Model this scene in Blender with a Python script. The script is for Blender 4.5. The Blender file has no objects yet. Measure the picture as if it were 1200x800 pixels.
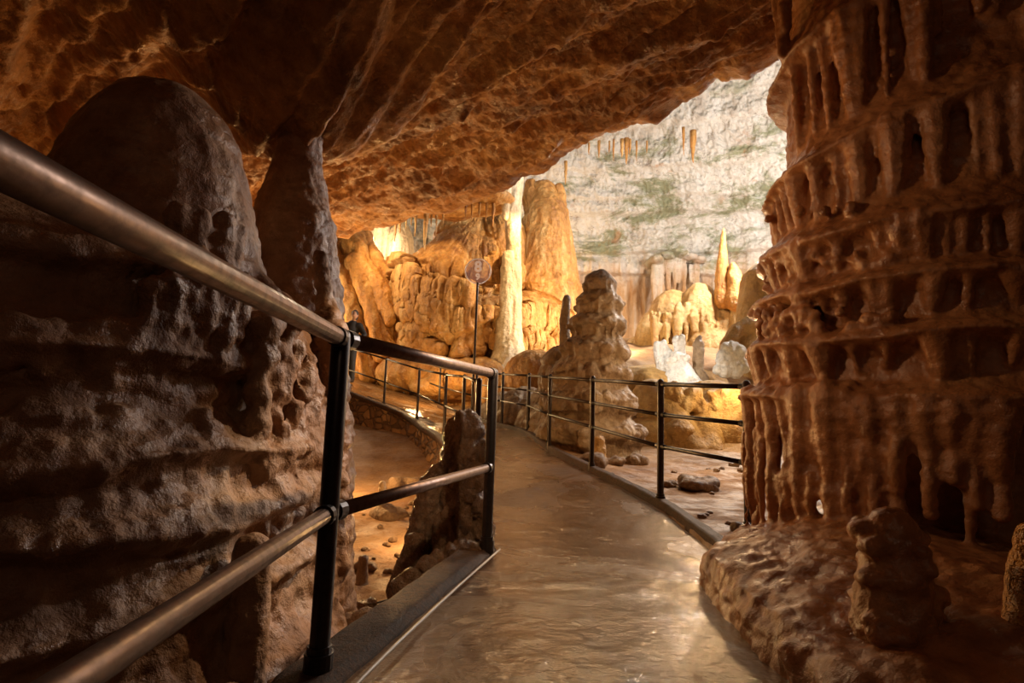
import bpy, math, random
import numpy as np
from mathutils import Vector, Matrix, Euler

SC = bpy.context.scene
COL = SC.collection
PI = math.pi

# ------------------------------------------------------------------ camera
F = 667.0                      # focal length in pixels of the 1200 px frame
PITCH = math.atan(80 / F)
ROLL = 0.034
EYE = np.array([0.0, 0.0, 0.85])
_f = np.array([0, math.cos(PITCH), math.sin(PITCH)])
_r0 = np.array([1.0, 0, 0])
_u0 = np.array([0, -math.sin(PITCH), math.cos(PITCH)])
_r = math.cos(ROLL) * _r0 + math.sin(ROLL) * _u0
_u = math.cos(ROLL) * _u0 - math.sin(ROLL) * _r0

def ray(px, py):
    return _f + _r * ((px - 600) / F) + _u * ((400 - py) / F)

def P(px, py, d):
    """the point seen at pixel (px, py) whose world Y is d"""
    v = ray(px, py)
    return EYE + v * (d / v[1])

def Pz(px, py, z):
    v = ray(px, py)
    return EYE + v * ((z - EYE[2]) / v[2])

cam = bpy.data.cameras.new('camera')
cam.sensor_width = 36
cam.lens = F / 1200 * 36
cam.clip_start = 0.05
cam.clip_end = 200
cob = bpy.data.objects.new('camera', cam)
COL.objects.link(cob)
m = Matrix(((_r[0], _u[0], -_f[0], EYE[0]), (_r[1], _u[1], -_f[1], EYE[1]), (_r[2], _u[2], -_f[2], EYE[2]), (0, 0, 0, 1)))
cob.matrix_world = m
SC.camera = cob

# ------------------------------------------------------------------ noise
def _h(ix, iy, iz, seed):
    h = (ix * 374761393 + iy * 668265263 + iz * 2147483647 + seed * 1274126177) & 0xFFFFFFFF
    h = ((h ^ (h >> 13)) * 1274126177) & 0xFFFFFFFF
    h = ((h ^ (h >> 16)) * 2246822519) & 0xFFFFFFFF
    return h ^ (h >> 15)

def noise(p, seed=0):
    """gradient noise, about -1..1, p is (n,3)"""
    p = np.asarray(p, dtype=np.float64)
    i = np.floor(p).astype(np.int64)
    f = p - i
    w = f * f * f * (f * (f * 6 - 15) + 10)
    out = 0
    for dx in (0, 1):
        for dy in (0, 1):
            for dz in (0, 1):
                h = _h(i[:, 0] + dx, i[:, 1] + dy, i[:, 2] + dz, seed)
                gx = (h & 1023) / 511.5 - 1
                gy = ((h >> 10) & 1023) / 511.5 - 1
                gz = ((h >> 20) & 1023) / 511.5 - 1
                d = gx * (f[:, 0] - dx) + gy * (f[:, 1] - dy) + gz * (f[:, 2] - dz)
                ww = (w[:, 0] if dx else 1 - w[:, 0]) * (w[:, 1] if dy else 1 - w[:, 1]) * (w[:, 2] if dz else 1 - w[:, 2])
                out = out + d * ww
    return out * 1.4

def fbm(p, octv=4, seed=0, gain=0.5):
    p = np.asarray(p, dtype=np.float64)
    a, s, t = 1.0, 0, 0
    for k in range(octv):
        s = s + a * noise(p * (2.03 ** k) + k * 17.3, seed + k)
        t += a
        a *= gain
    return s / t

def ridged(p, octv=3, seed=0):
    a, s, t = 1.0, 0, 0
    for k in range(octv):
        s = s + a * (1 - 2 * np.abs(noise(p * (2.1 ** k) + k * 9.7, seed + k)))
        t += a
        a *= 0.5
    return s / t

def worley(p, seed=0):
    """distance to the nearest scattered point, 0..~1"""
    p = np.asarray(p, dtype=np.float64)
    i = np.floor(p).astype(np.int64)
    f = p - i
    best = np.full(len(p), 9.0)
    for dx in (-1, 0, 1):
        for dy in (-1, 0, 1):
            for dz in (-1, 0, 1):
                h = _h(i[:, 0] + dx, i[:, 1] + dy, i[:, 2] + dz, seed)
                jx = (h & 1023) / 1023 + dx - f[:, 0]
                jy = ((h >> 10) & 1023) / 1023 + dy - f[:, 1]
                jz = ((h >> 20) & 1023) / 1023 + dz - f[:, 2]
                best = np.minimum(best, jx * jx + jy * jy + jz * jz)
    return np.sqrt(best)

def sstep(a, b, x):
    t = np.clip((x - a) / (b - a), 0, 1)
    return t * t * (3 - 2 * t)

def S(p, sx, sy, sz):
    return p * np.array([sx, sy, sz])

# ------------------------------------------------------------------ objects
def tag(o, label=None, cat=None, group=None, kind=None):
    if label: o['label'] = label
    if cat: o['category'] = cat
    if group: o['group'] = group
    if kind: o['kind'] = kind
    return o

def empty(name, loc):
    o = bpy.data.objects.new(name, None)
    o.location = loc
    COL.objects.link(o)
    return o

def mesh_obj(name, verts, faces, mat, parent=None, origin=None, smooth=True, mats=None, fmat=None):
    """verts in world coordinates; the origin is put at the base of the thing"""
    v = np.asarray(verts, dtype=np.float32).reshape(-1, 3)
    if parent is not None:
        origin = np.array(parent.matrix_world_loc) if hasattr(parent, 'matrix_world_loc') else np.array(WLOC.get(parent.name, (0, 0, 0)))
    elif origin is None:
        lo, hi = v.min(0), v.max(0)
        origin = np.array([(lo[0] + hi[0]) / 2, (lo[1] + hi[1]) / 2, lo[2]])
    me = bpy.data.meshes.new(name)
    vv = v - np.asarray(origin, dtype=np.float32)
    if isinstance(faces, np.ndarray) and faces.ndim == 2:
        nf, k = faces.shape
        me.vertices.add(len(vv)); me.vertices.foreach_set('co', vv.ravel())
        me.loops.add(nf * k); me.loops.foreach_set('vertex_index', faces.ravel().astype(np.int32))
        me.polygons.add(nf)
        me.polygons.foreach_set('loop_start', np.arange(0, nf * k, k, dtype=np.int32))
        me.update(calc_edges=True)
    else:
        me.from_pydata([tuple(q) for q in vv], [], [tuple(int(i) for i in f) for f in faces])
        me.update()
    me.validate()
    if smooth:
        me.polygons.foreach_set('use_smooth', np.ones(len(me.polygons), dtype=bool))
    me.materials.append(mat)
    o = bpy.data.objects.new(name, me)
    COL.objects.link(o)
    if parent is not None:
        o.parent = parent
        WLOC[o.name] = tuple(origin)
    else:
        o.location = origin
        WLOC[o.name] = tuple(origin)
    return o
WLOC = {}

def thing(name, loc, label, cat, group=None):
    o = empty(name, loc)
    WLOC[o.name] = tuple(loc)
    tag(o, label, cat, group, 'thing')
    return o

def grid(nu, nv, closed_u=False):
    iu = np.arange(nu if closed_u else nu - 1)
    iv = np.arange(nv - 1)
    a, b = np.meshgrid(iu, iv, indexing='ij')
    a = a.ravel(); b = b.ravel()
    a2 = (a + 1) % nu
    return np.stack([a * nv + b, a2 * nv + b, a2 * nv + b + 1, a * nv + b + 1], 1)

# --- clay: closed pieces merged by a voxel remesh and then weathered
class Clay:
    def __init__(s):
        s.v = []; s.f = []; s.n = 0
    def add(s, v, f):
        v = np.asarray(v, dtype=np.float64)
        s.v.append(v)
        s.f += [tuple(int(i) + s.n for i in q) for q in f]
        s.n += len(v)
    def ball(s, c, r, rot=None, nu=16, nv=10):
        if not hasattr(r, '__len__'): r = (r, r, r)
        v = [(0, 0, 1)]
        for j in range(1, nv):
            a = PI * j / nv
            for i in range(nu):
                b = 2 * PI * i / nu
                v.append((math.sin(a) * math.cos(b), math.sin(a) * math.sin(b), math.cos(a)))
        v.append((0, 0, -1))
        v = np.array(v) * np.array(r)
        if rot is not None:
            v = v @ np.array(Euler(rot).to_matrix()).T
        v = v + np.array(c)
        f = []
        for i in range(nu):
            f.append((0, 1 + i, 1 + (i + 1) % nu))
        for j in range(nv - 2):
            for i in range(nu):
                a = 1 + j * nu + i; b = 1 + j * nu + (i + 1) % nu
                f.append((a, a + nu, b + nu, b))
        last = 1 + (nv - 1) * nu
        for i in range(nu):
            f.append((1 + (nv - 2) * nu + i, last, 1 + (nv - 2) * nu + (i + 1) % nu))
        s.add(v, f)
    def tube(s, pts, rad, nu=10, sx=1.0, sy=1.0, ends=True):
        """chain of rings along pts, rounded off at both ends"""
        v, f = tube_mesh(pts, rad, nu, round_ends=ends)
        s.add(v, f)
    def lathe(s, c, prof, nu=64, fn=None):
        """prof: list of (z, r); fn(theta, z, r) -> r"""
        zs = np.array([q[0] for q in prof], float); rs = np.array([q[1] for q in prof], float)
        th = np.arange(nu) / nu * 2 * PI
        v = []
        for z, r in zip(zs, rs):
            rr = np.full(nu, r) if fn is None else fn(th, z, r)
            v.append(np.stack([c[0] + np.cos(th) * rr, c[1] + np.sin(th) * rr, np.full(nu, z)], 1))
        v = np.concatenate(v)
        f = []
        for j in range(len(zs) - 1):
            for i in range(nu):
                f.append((j * nu + i, j * nu + (i + 1) % nu, (j + 1) * nu + (i + 1) % nu, (j + 1) * nu + i))
        f.append(tuple(range(nu - 1, -1, -1)))
        f.append(tuple((len(zs) - 1) * nu + i for i in range(nu)))
        s.add(v, f)
    def skin(s, voxel, smooth=3):
        v = np.concatenate(s.v)
        me = bpy.data.meshes.new('tmp')
        me.from_pydata(v.tolist(), [], s.f); me.update()
        o = bpy.data.objects.new('tmp', me); COL.objects.link(o)
        md = o.modifiers.new('r', 'REMESH'); md.mode = 'VOXEL'; md.voxel_size = voxel; md.adaptivity = 0
        if smooth:
            sm = o.modifiers.new('s', 'SMOOTH'); sm.factor = 0.5; sm.iterations = smooth
        dg = bpy.context.evaluated_depsgraph_get()
        ev = o.evaluated_get(dg)
        e = ev.to_mesh()
        n = len(e.vertices)
        co = np.empty(n * 3, np.float32); e.vertices.foreach_get('co', co)
        nr = np.empty(n * 3, np.float32); e.vertices.foreach_get('normal', nr)
        nf = len(e.polygons)
        tot = np.empty(nf, np.int32); e.polygons.foreach_get('loop_total', tot)
        li = np.empty(int(tot.sum()), np.int32); e.loops.foreach_get('vertex_index', li)
        if (tot == 4).all():
            fc = li.reshape(-1, 4)
        else:
            st = np.concatenate([[0], np.cumsum(tot)[:-1]])
            fc = [tuple(li[a:a + t]) for a, t in zip(st, tot)]
        ev.to_mesh_clear()
        bpy.data.objects.remove(o); bpy.data.meshes.remove(me)
        return co.reshape(-1, 3).astype(np.float64), nr.reshape(-1, 3).astype(np.float64), fc
    def build(s, name, mat, voxel, smooth=3, disp=None, parent=None, origin=None):
        v, n, f = s.skin(voxel, smooth)
        if disp is not None:
            d = disp(v, n)
            v = v + (n * d[:, None] if d.ndim == 1 else d)
        return mesh_obj(name, v, f, mat, parent, origin)

def tube_mesh(pts, rad, nu=10, round_ends=True, caps=True):
    pts = [np.array(p, float) for p in pts]
    if not hasattr(rad, '__len__'): rad = [rad] * len(pts)
    rad = list(rad)
    T = []
    for i in range(len(pts)):
        a = pts[max(0, i - 1)]; b = pts[min(len(pts) - 1, i + 1)]
        t = b - a; T.append(t / (np.linalg.norm(t) + 1e-9))
    if round_ends:
        pre = [(pts[0] - T[0] * rad[0] * math.sin(a), rad[0] * math.cos(a), T[0]) for a in (1.35, 0.9, 0.45)]
        post = [(pts[-1] + T[-1] * rad[-1] * math.sin(a), rad[-1] * math.cos(a), T[-1]) for a in (0.45, 0.9, 1.35)]
    else:
        pre = post = []
    seq = pre + [(p, r, t) for p, r, t in zip(pts, rad, T)] + post
    ref = np.array([0, 0, 1.0]) if abs(T[0][2]) < 0.9 else np.array([1.0, 0, 0])
    X = np.cross(ref, T[0]); X /= np.linalg.norm(X)
    v = []
    for p, r, t in seq:
        X = X - t * np.dot(X, t); X /= np.linalg.norm(X)
        Y = np.cross(t, X)
        for i in range(nu):
            a = 2 * PI * i / nu
            v.append(p + (X * math.cos(a) + Y * math.sin(a)) * r)
    f = []
    m_ = len(seq)
    for j in range(m_ - 1):
        for i in range(nu):
            f.append((j * nu + i, j * nu + (i + 1) % nu, (j + 1) * nu + (i + 1) % nu, (j + 1) * nu + i))
    if caps:
        f.append(tuple(range(nu - 1, -1, -1)))
        f.append(tuple((m_ - 1) * nu + i for i in range(nu)))
    return np.array(v), f

def join(parts):
    V, Fc, n = [], [], 0
    for v, f in parts:
        V.append(np.asarray(v, float)); Fc += [tuple(int(i) + n for i in q) for q in f]; n += len(v)
    return np.concatenate(V), Fc

# ------------------------------------------------------------------ materials
def nodes_of(mat):
    mat.use_nodes = True
    nt = mat.node_tree
    nt.nodes.clear()
    return nt

class NB:
    """small node builder"""
    def __init__(s, name):
        s.mat = bpy.data.materials.new(name)
        s.nt = nodes_of(s.mat)
        s.out = s.nt.nodes.new('ShaderNodeOutputMaterial')
        s.bsdf = s.nt.nodes.new('ShaderNodeBsdfPrincipled')
        s.nt.links.new(s.bsdf.outputs[0], s.out.inputs[0])
        g = s.nt.nodes.new('ShaderNodeNewGeometry')
        s.pos = g.outputs['Position']
        s.nrm = g.outputs['Normal']
    def link(s, a, b): s.nt.links.new(a, b)
    def scaled(s, sc):
        n = s.nt.nodes.new('ShaderNodeMapping'); n.inputs['Scale'].default_value = sc
        s.link(s.pos, n.inputs['Vector']); return n.outputs[0]
    def noise(s, scale, vec=None, detail=4, rough=0.6, dist=0.0):
        n = s.nt.nodes.new('ShaderNodeTexNoise')
        n.inputs['Scale'].default_value = scale; n.inputs['Detail'].default_value = detail
        n.inputs['Roughness'].default_value = rough; n.inputs['Distortion'].default_value = dist
        s.link(vec or s.pos, n.inputs['Vector']); return n.outputs[0]
    def voronoi(s, scale, vec=None, feature='F1', out='Distance'):
        n = s.nt.nodes.new('ShaderNodeTexVoronoi'); n.feature = feature
        n.inputs['Scale'].default_value = scale
        s.link(vec or s.pos, n.inputs['Vector']); return n.outputs[out]
    def ramp(s, fac, stops, interp='LINEAR'):
        n = s.nt.nodes.new('ShaderNodeValToRGB'); n.color_ramp.interpolation = interp
        e = n.color_ramp.elements
        while len(e) < len(stops): e.new(0.5)
        for k, (p, c) in enumerate(stops):
            e[k].position = p
            e[k].color = (c, c, c, 1) if not hasattr(c, '__len__') else (*c, 1)
        s.link(fac, n.inputs[0]); return n.outputs[0]
    def mix(s, fac, a, b, blend='MIX'):
        n = s.nt.nodes.new('ShaderNodeMix'); n.data_type = 'RGBA'; n.blend_type = blend
        for sock, val in ((n.inputs[0], fac), (n.inputs[6], a), (n.inputs[7], b)):
            if hasattr(val, 'is_output'): s.link(val, sock)
            elif hasattr(val, '__len__'): sock.default_value = (*val, 1)
            else: sock.default_value = val
        return n.outputs[2]
    def math(s, op, a, b=0.0, clamp=False):
        n = s.nt.nodes.new('ShaderNodeMath'); n.operation = op; n.use_clamp = clamp
        for sock, val in ((n.inputs[0], a), (n.inputs[1], b)):
            if hasattr(val, 'is_output'): s.link(val, sock)
            else: sock.default_value = val
        return n.outputs[0]
    def maprange(s, v, a, b, c=0.0, d=1.0):
        n = s.nt.nodes.new('ShaderNodeMapRange'); n.interpolation_type = 'SMOOTHSTEP'
        s.link(v, n.inputs[0])
        for k, x in zip((1, 2, 3, 4), (a, b, c, d)): n.inputs[k].default_value = x
        return n.outputs[0]
    def xyz(s):
        n = s.nt.nodes.new('ShaderNodeSeparateXYZ'); s.link(s.pos, n.inputs[0]); return n.outputs
    def bump(s, h, strength, dist):
        n = s.nt.nodes.new('ShaderNodeBump'); n.inputs['Strength'].default_value = strength
        n.inputs['Distance'].default_value = dist
        s.link(h, n.inputs['Height'])
        if getattr(s, '_b', None) is not None: s.link(s._b, n.inputs['Normal'])
        s._b = n.outputs[0]
        s.link(n.outputs[0], s.bsdf.inputs['Normal'])
    def set(s, k, v):
        i = s.bsdf.inputs[k]
        if hasattr(v, 'is_output'): s.link(v, i)
        elif hasattr(v, '__len__'): i.default_value = (*v, 1)
        else: i.default_value = v

def limestone(name, dark, mid, light, scale=1.0, rough=(0.35, 0.75), streak=0.5, bump=0.6, fine=0.006, grain=1.0, sss=0.0):
    b = NB(name)
    n1 = b.noise(1.3 * scale, detail=5, rough=0.65, dist=0.4)
    n2 = b.noise(2.2 * scale, b.scaled((3.0, 3.0, 0.35)), detail=4, rough=0.6)
    f = b.mix(streak, n1, n2)
    c = b.ramp(f, [(0.30, dark), (0.5, mid), (0.68, light)])
    n3 = b.noise(14 * scale, detail=4, rough=0.7)
    c = b.mix(b.ramp(n3, [(0.42, 0.0), (0.72, 0.45)]), c, tuple(x * 0.45 for x in dark))
    b.set('Base Color', c)
    rr = b.noise(5 * scale, detail=3)
    b.set('Roughness', b.maprange(rr, 0.35, 0.65, rough[0], rough[1]))
    b.set('Specular IOR Level', 0.5)
    b.bump(b.noise(9 * scale * grain, detail=6, rough=0.65), bump, fine * 4)
    b.bump(b.noise(38 * scale * grain, detail=4, rough=0.7), bump, fine)
    return b.mat

def steel(name, col, rough, metal=0.9, wear=0.0):
    b = NB(name)
    n = b.noise(30, detail=4)
    b.set('Base Color', b.mix(b.ramp(n, [(0.45, 0.0), (0.75, 1.0)]), col, tuple(x * (0.5 if wear == 0 else 0.35) for x in col)))
    b.set('Metallic', metal)
    b.set('Roughness', b.maprange(n, 0.3, 0.7, rough, rough + 0.15))
    b.bump(b.noise(140, detail=3), 0.15, 0.001)
    return b.mat

M = {}
M['left'] = limestone('brown_flowstone', (0.12, 0.05, 0.02), (0.31, 0.155, 0.07), (0.54, 0.35, 0.20), 0.9, (0.34, 0.72), 0.35, 0.9, 0.008)
M['right'] = limestone('red_brown_flowstone', (0.18, 0.066, 0.026), (0.40, 0.175, 0.07), (0.53, 0.28, 0.13), 0.9, (0.20, 0.5), 0.5, 0.7, 0.006)
M['ceil'] = limestone('ochre_ceiling_rock', (0.13, 0.045, 0.012), (0.42, 0.18, 0.045), (0.60, 0.33, 0.11), 0.9, (0.35, 0.8), 0.0, 1.0, 0.014)
M['dome'] = limestone('amber_flowstone', (0.24, 0.085, 0.018), (0.56, 0.27, 0.065), (0.74, 0.49, 0.20), 0.55, (0.32, 0.7), 0.6, 1.0, 0.035, 0.6)
M['pale'] = limestone('pale_calcite', (0.34, 0.20, 0.10), (0.68, 0.52, 0.31), (0.84, 0.74, 0.56), 0.6, (0.3, 0.6), 0.6, 0.9, 0.03, 0.6)
M['white'] = limestone('white_calcite', (0.55, 0.45, 0.34), (0.80, 0.77, 0.70), (0.88, 0.86, 0.82), 1.0, (0.25, 0.5), 0.4, 0.9, 0.02)
M['tower'] = limestone('grey_brown_stalagmite', (0.19, 0.115, 0.065), (0.40, 0.28, 0.17), (0.56, 0.43, 0.28), 0.9, (0.4, 0.8), 0.2, 1.0, 0.02)
M['yellow'] = limestone('yellow_flowstone', (0.32, 0.15, 0.04), (0.60, 0.36, 0.12), (0.74, 0.53, 0.25), 0.6, (0.35, 0.7), 0.4, 1.0, 0.026)
M['stump'] = limestone('wet_dark_stalagmite', (0.06, 0.028, 0.014), (0.24, 0.12, 0.05), (0.50, 0.31, 0.17), 2.6, (0.10, 0.36), 0.3, 1.0, 0.014)
M['orange'] = limestone('orange_curtain_stone', (0.28, 0.09, 0.015), (0.60, 0.27, 0.055), (0.74, 0.45, 0.15), 0.7, (0.3, 0.6), 0.6, 1.0, 0.03, 0.6)
M['rock'] = limestone('loose_rock', (0.13, 0.08, 0.05), (0.27, 0.18, 0.11), (0.40, 0.29, 0.19), 3.0, (0.5, 0.85), 0.0, 0.8, 0.006)
M['dark'] = limestone('dark_cave_rock', (0.12, 0.055, 0.03), (0.24, 0.12, 0.06), (0.34, 0.19, 0.10), 0.8, (0.5, 0.85), 0.0, 0.7, 0.01)

def sediment():
    b = NB('cave_sediment')
    n1 = b.noise(0.9, detail=6, rough=0.6)
    c = b.ramp(n1, [(0.3, (0.20, 0.10, 0.04)), (0.5, (0.36, 0.21, 0.10)), (0.7, (0.50, 0.33, 0.18))])
    b.set('Base Color', b.mix(b.ramp(b.noise(22, detail=5, rough=0.75), [(0.5, 0.0), (0.7, 0.6)]), c, (0.12, 0.07, 0.035)))
    b.set('Roughness', b.maprange(b.noise(3, detail=3), 0.4, 0.6, 0.5, 0.9))
    b.bump(b.noise(12, detail=7, rough=0.7), 0.9, 0.03)
    return b.mat
M['ground'] = sediment()

def wet_concrete():
    b = NB('wet_concrete')
    n1 = b.noise(1.1, detail=6, rough=0.62, dist=0.6)
    n2 = b.noise(9, detail=6, rough=0.7)
    c = b.ramp(n1, [(0.32, (0.085, 0.040, 0.016)), (0.55, (0.165, 0.085, 0.036)), (0.72, (0.26, 0.15, 0.07))])
    c = b.mix(b.ramp(n2, [(0.55, 0.0), (0.68, 0.7)]), c, (0.07, 0.045, 0.028))
    c = b.mix(b.ramp(b.noise(60, detail=3, rough=0.8), [(0.62, 0.0), (0.74, 0.5)]), c, (0.34, 0.27, 0.19))
    b.set('Base Color', c)
    wet = b.noise(0.85, detail=5, rough=0.6, dist=0.8)
    b.set('Roughness', b.maprange(wet, 0.44, 0.62, 0.11, 0.42))
    b.set('Specular IOR Level', 0.95); b.set('Specular Tint', (1.0, 0.76, 0.50))  # warm tint put into the reflections so the sheen reads golden
    b.set('Coat Weight', b.maprange(wet, 0.42, 0.60, 0.35, 0.0)); b.set('Coat Roughness', 0.08)
    b.bump(b.noise(3.5, detail=3), 0.4, 0.02)
    b.bump(n2, 0.7, 0.016)
    b.bump(b.noise(22, detail=5, rough=0.7), 0.4, 0.005)
    b.bump(b.noise(45, detail=4, rough=0.75), 0.35, 0.003)
    b.link(b._b, b.bsdf.inputs['Coat Normal'])
    return b.mat
M['path'] = wet_concrete()

def kerb_mat():
    b = NB('rough_kerb_concrete')
    n = b.noise(42, detail=5, rough=0.85)
    n1 = b.noise(2.0, detail=4)
    c = b.ramp(n1, [(0.3, (0.065, 0.028, 0.011)), (0.7, (0.15, 0.07, 0.028))])
    b.set('Base Color', b.mix(b.ramp(n, [(0.42, 0.9), (0.56, 0.0)]), c, (0.04, 0.025, 0.015)))
    b.set('Roughness', 0.6); b.set('Specular IOR Level', 0.25)
    b.bump(n, 1.0, 0.02)
    b.bump(b.noise(9, detail=4), 0.4, 0.02)
    return b.mat
M['kerb'] = kerb_mat()

def masonry():
    b = NB('rubble_masonry')
    sc = b.scaled((1.0, 1.0, 1.5))
    w = b.nt.nodes.new('ShaderNodeVectorMath'); w.operation = 'ADD'
    nn = b.nt.nodes.new('ShaderNodeTexNoise'); nn.inputs['Scale'].default_value = 1.5
    b.link(b.pos, nn.inputs['Vector'])
    b.link(sc, w.inputs[0])
    k = b.nt.nodes.new('ShaderNodeVectorMath'); k.operation = 'SCALE'; k.inputs['Scale'].default_value = 0.35
    b.link(nn.outputs['Color'], k.inputs[0]); b.link(k.outputs[0], w.inputs[1])
    e = b.voronoi(4.2, w.outputs[0], 'DISTANCE_TO_EDGE')
    col = b.voronoi(4.2, w.outputs[0], 'F1', 'Color')
    sep = b.nt.nodes.new('ShaderNodeSeparateColor'); b.link(col, sep.inputs[0])
    c = b.ramp(sep.outputs[0], [(0.0, (0.14, 0.07, 0.03)), (0.7, (0.24, 0.125, 0.055)), (1.0, (0.42, 0.24, 0.10))])
    c = b.mix(b.ramp(e, [(0.02, 1.0), (0.08, 0.0)]), c, (0.12, 0.065, 0.03))
    b.set('Base Color', c)
    b.set('Roughness', 0.75)
    b.bump(b.ramp(e, [(0.0, 0.0), (0.14, 1.0)]), 0.9, 0.05)
    b.bump(b.noise(18, detail=5), 0.6, 0.015)
    return b.mat
M['masonry'] = masonry()

def hall_wall():
    b = NB('white_hall_limestone')
    x = b.xyz()
    vs = b.noise(0.55, b.scaled((3.0, 3.0, 0.5)), detail=6, rough=0.65)
    n = b.noise(0.35, detail=7, rough=0.62, dist=0.5)
    white = b.ramp(vs, [(0.25, (0.50, 0.42, 0.34)), (0.5, (0.74, 0.69, 0.60)), (0.75, (0.86, 0.83, 0.77))])
    alg = b.noise(0.5, b.scaled((0.7, 0.7, 1.7)), detail=12, rough=0.74, dist=0.4)
    zb = b.math('ADD', x[2], b.math('MULTIPLY', b.noise(0.12, detail=2), 5.0))
    band = b.math('MULTIPLY', b.maprange(zb, 8.6, 10.2), b.maprange(zb, 14.5, 17.5, 1.0, 0.25))
    af = b.math('MULTIPLY', b.ramp(alg, [(0.50, 0.0), (0.58, 0.85)]), band)
    c = b.mix(af, white, (0.235, 0.25, 0.115))
    dk = b.noise(1.9, b.scaled((1, 1, 0.8)), detail=10, rough=0.85)
    c = b.mix(b.ramp(dk, [(0.54, 0.0), (0.64, 0.8)]), c, (0.20, 0.13, 0.08))
    rs = b.noise(0.5, detail=6, rough=0.7)
    c = b.mix(b.ramp(rs, [(0.60, 0.0), (0.68, 0.7)]), c, (0.48, 0.24, 0.10))
    # iron stained lower wall with runs of amber
    st = b.noise(0.9, b.scaled((2.6, 2.6, 0.12)), detail=5, rough=0.6)
    amber = b.ramp(st, [(0.3, (0.46, 0.22, 0.07)), (0.5, (0.66, 0.40, 0.19)), (0.7, (0.76, 0.62, 0.46))])
    low = b.maprange(b.math('ADD', x[2], b.math('MULTIPLY', st, 3.0)), 7.2, 10.0, 1.0, 0.0)
    c = b.mix(low, c, amber)
    b.set('Base Color', c)
    b.set('Roughness', 0.7)
    b.bump(b.noise(1.8, b.scaled((1.5, 1.5, 0.8)), detail=8, rough=0.7), 0.8, 0.25)
    b.bump(b.noise(7, detail=6, rough=0.75), 1.0, 0.10)
    return b.mat
M['hall'] = hall_wall()

M['steel_dark'] = steel('dark_painted_steel', (0.055, 0.045, 0.04), 0.30, 0.75)
M['steel_rail'] = steel('worn_steel_rail', (0.21, 0.135, 0.10), 0.36, 0.85)

def plain(name, col, rough=0.5, metal=0.0, em=None):
    b = NB(name)
    b.set('Base Color', b.mix(b.noise(25), col, tuple(c * 0.8 for c in col)))
    b.set('Roughness', rough); b.set('Metallic', metal)
    return b.mat
M['cable'] = plain('pale_cable_sheath', (0.62, 0.52, 0.40), 0.4)
M['black_cable'] = plain('black_cable_sheath', (0.03, 0.025, 0.02), 0.5)
M['mark'] = plain('white_enamel', (0.85, 0.83, 0.85), 0.4)
M['rim'] = plain('sign_rim', (0.75, 0.70, 0.72), 0.3, 0.3)
M['jacket'] = plain('black_jacket_cloth', (0.018, 0.016, 0.018), 0.8)
M['trousers'] = plain('dark_trouser_cloth', (0.03, 0.028, 0.03), 0.85)
M['skin'] = plain('skin', (0.55, 0.30, 0.19), 0.5)
M['hair'] = plain('grey_brown_hair', (0.05, 0.04, 0.035), 0.7)
M['boot'] = plain('boot_leather', (0.03, 0.022, 0.018), 0.5)
gb = NB('clear_acrylic')
gb.set('Base Color', (0.45, 0.34, 0.36)); gb.set('Roughness', 0.05)
gb.set('Alpha', 0.32)
M['acrylic'] = gb.mat
gb = NB('lamp_glass')
gb.set('Base Color', (1.0, 0.8, 0.5)); gb.set('Emission Color', (1.0, 0.72, 0.38)); gb.set('Emission Strength', 6.0)
M['lamp'] = gb.mat

# ================================================================== THE SETTING
RIGHT = np.array([(0.80, -2.0), (0.86, 0.5), (0.93, 1.8), (1.10, 2.7), (1.31, 3.6), (1.36, 4.4), (1.32, 5.2), (0.93, 6.86),
                  (0.52, 8.6), (0.275, 10.8), (-0.23, 11.8), (-0.87, 13.2), (-2.05, 16.0), (-3.3, 17.6), (-4.9, 18.9), (-7.0, 20.0)])
LEFT = np.array([(-0.56, -2.0), (-0.56, 0.5), (-0.54, 1.85), (-0.115, 3.5), (-0.20, 4.3), (-0.27, 5.0), (-0.42, 6.2), (-0.66, 7.6), (-0.92, 8.8),
                 (-1.17, 9.8), (-1.98, 12.0), (-2.86, 12.9), (-4.0, 13.9), (-5.6, 14.9), (-7.6, 15.8)])

def path_z(x, y):
    x = np.asarray(x, float); y = np.asarray(y, float)
    return 0.068 * np.maximum(0, y - 4.5) + 0.22 * np.maximum(0, -x - 1.6) * sstep(8, 12, y)

def smooth_line(pts, n, it=2):
    pts = np.asarray(pts, float)
    for _ in range(it):          # corner cutting
        q = [pts[0]]
        for a, b in zip(pts[:-1], pts[1:]):
            q += [a * 0.75 + b * 0.25, a * 0.25 + b * 0.75]
        q.append(pts[-1])
        pts = np.array(q)
    s = np.concatenate([[0], np.cumsum(np.linalg.norm(np.diff(pts, axis=0), axis=1))])
    t = np.linspace(0, s[-1], n)
    return np.stack([np.interp(t, s, pts[:, k]) for k in range(pts.shape[1])], 1)

def seg_dist(x, y, line):
    """signed-less distance to polyline"""
    best = np.full(x.shape, 1e9)
    for a, b in zip(line[:-1], line[1:]):
        d = b - a
        t = np.clip(((x - a[0]) * d[0] + (y - a[1]) * d[1]) / (d @ d), 0, 1)
        best = np.minimum(best, np.hypot(x - a[0] - t * d[0], y - a[1] - t * d[1]))
    return best

def G(px, py):
    """where the line of sight meets the ground"""
    v = ray(px, py)
    for t in np.arange(1.5, 14, 0.02):
        q = EYE + v * t
        if q[2] <= float(ground_z(np.array([q[0]]), np.array([q[1]]))[0]): return q
    return q

def inside(x, y, poly):
    r = np.zeros(x.shape, bool)
    n = len(poly)
    for i in range(n):
        x1, y1 = poly[i]; x2, y2 = poly[(i + 1) % n]
        c = ((y1 > y) != (y2 > y)) & (x < (x2 - x1) * (y - y1) / (y2 - y1 + 1e-12) + x1)
        r ^= c
    return r
PATHPOLY = np.concatenate([LEFT, RIGHT[::-1]])

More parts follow.
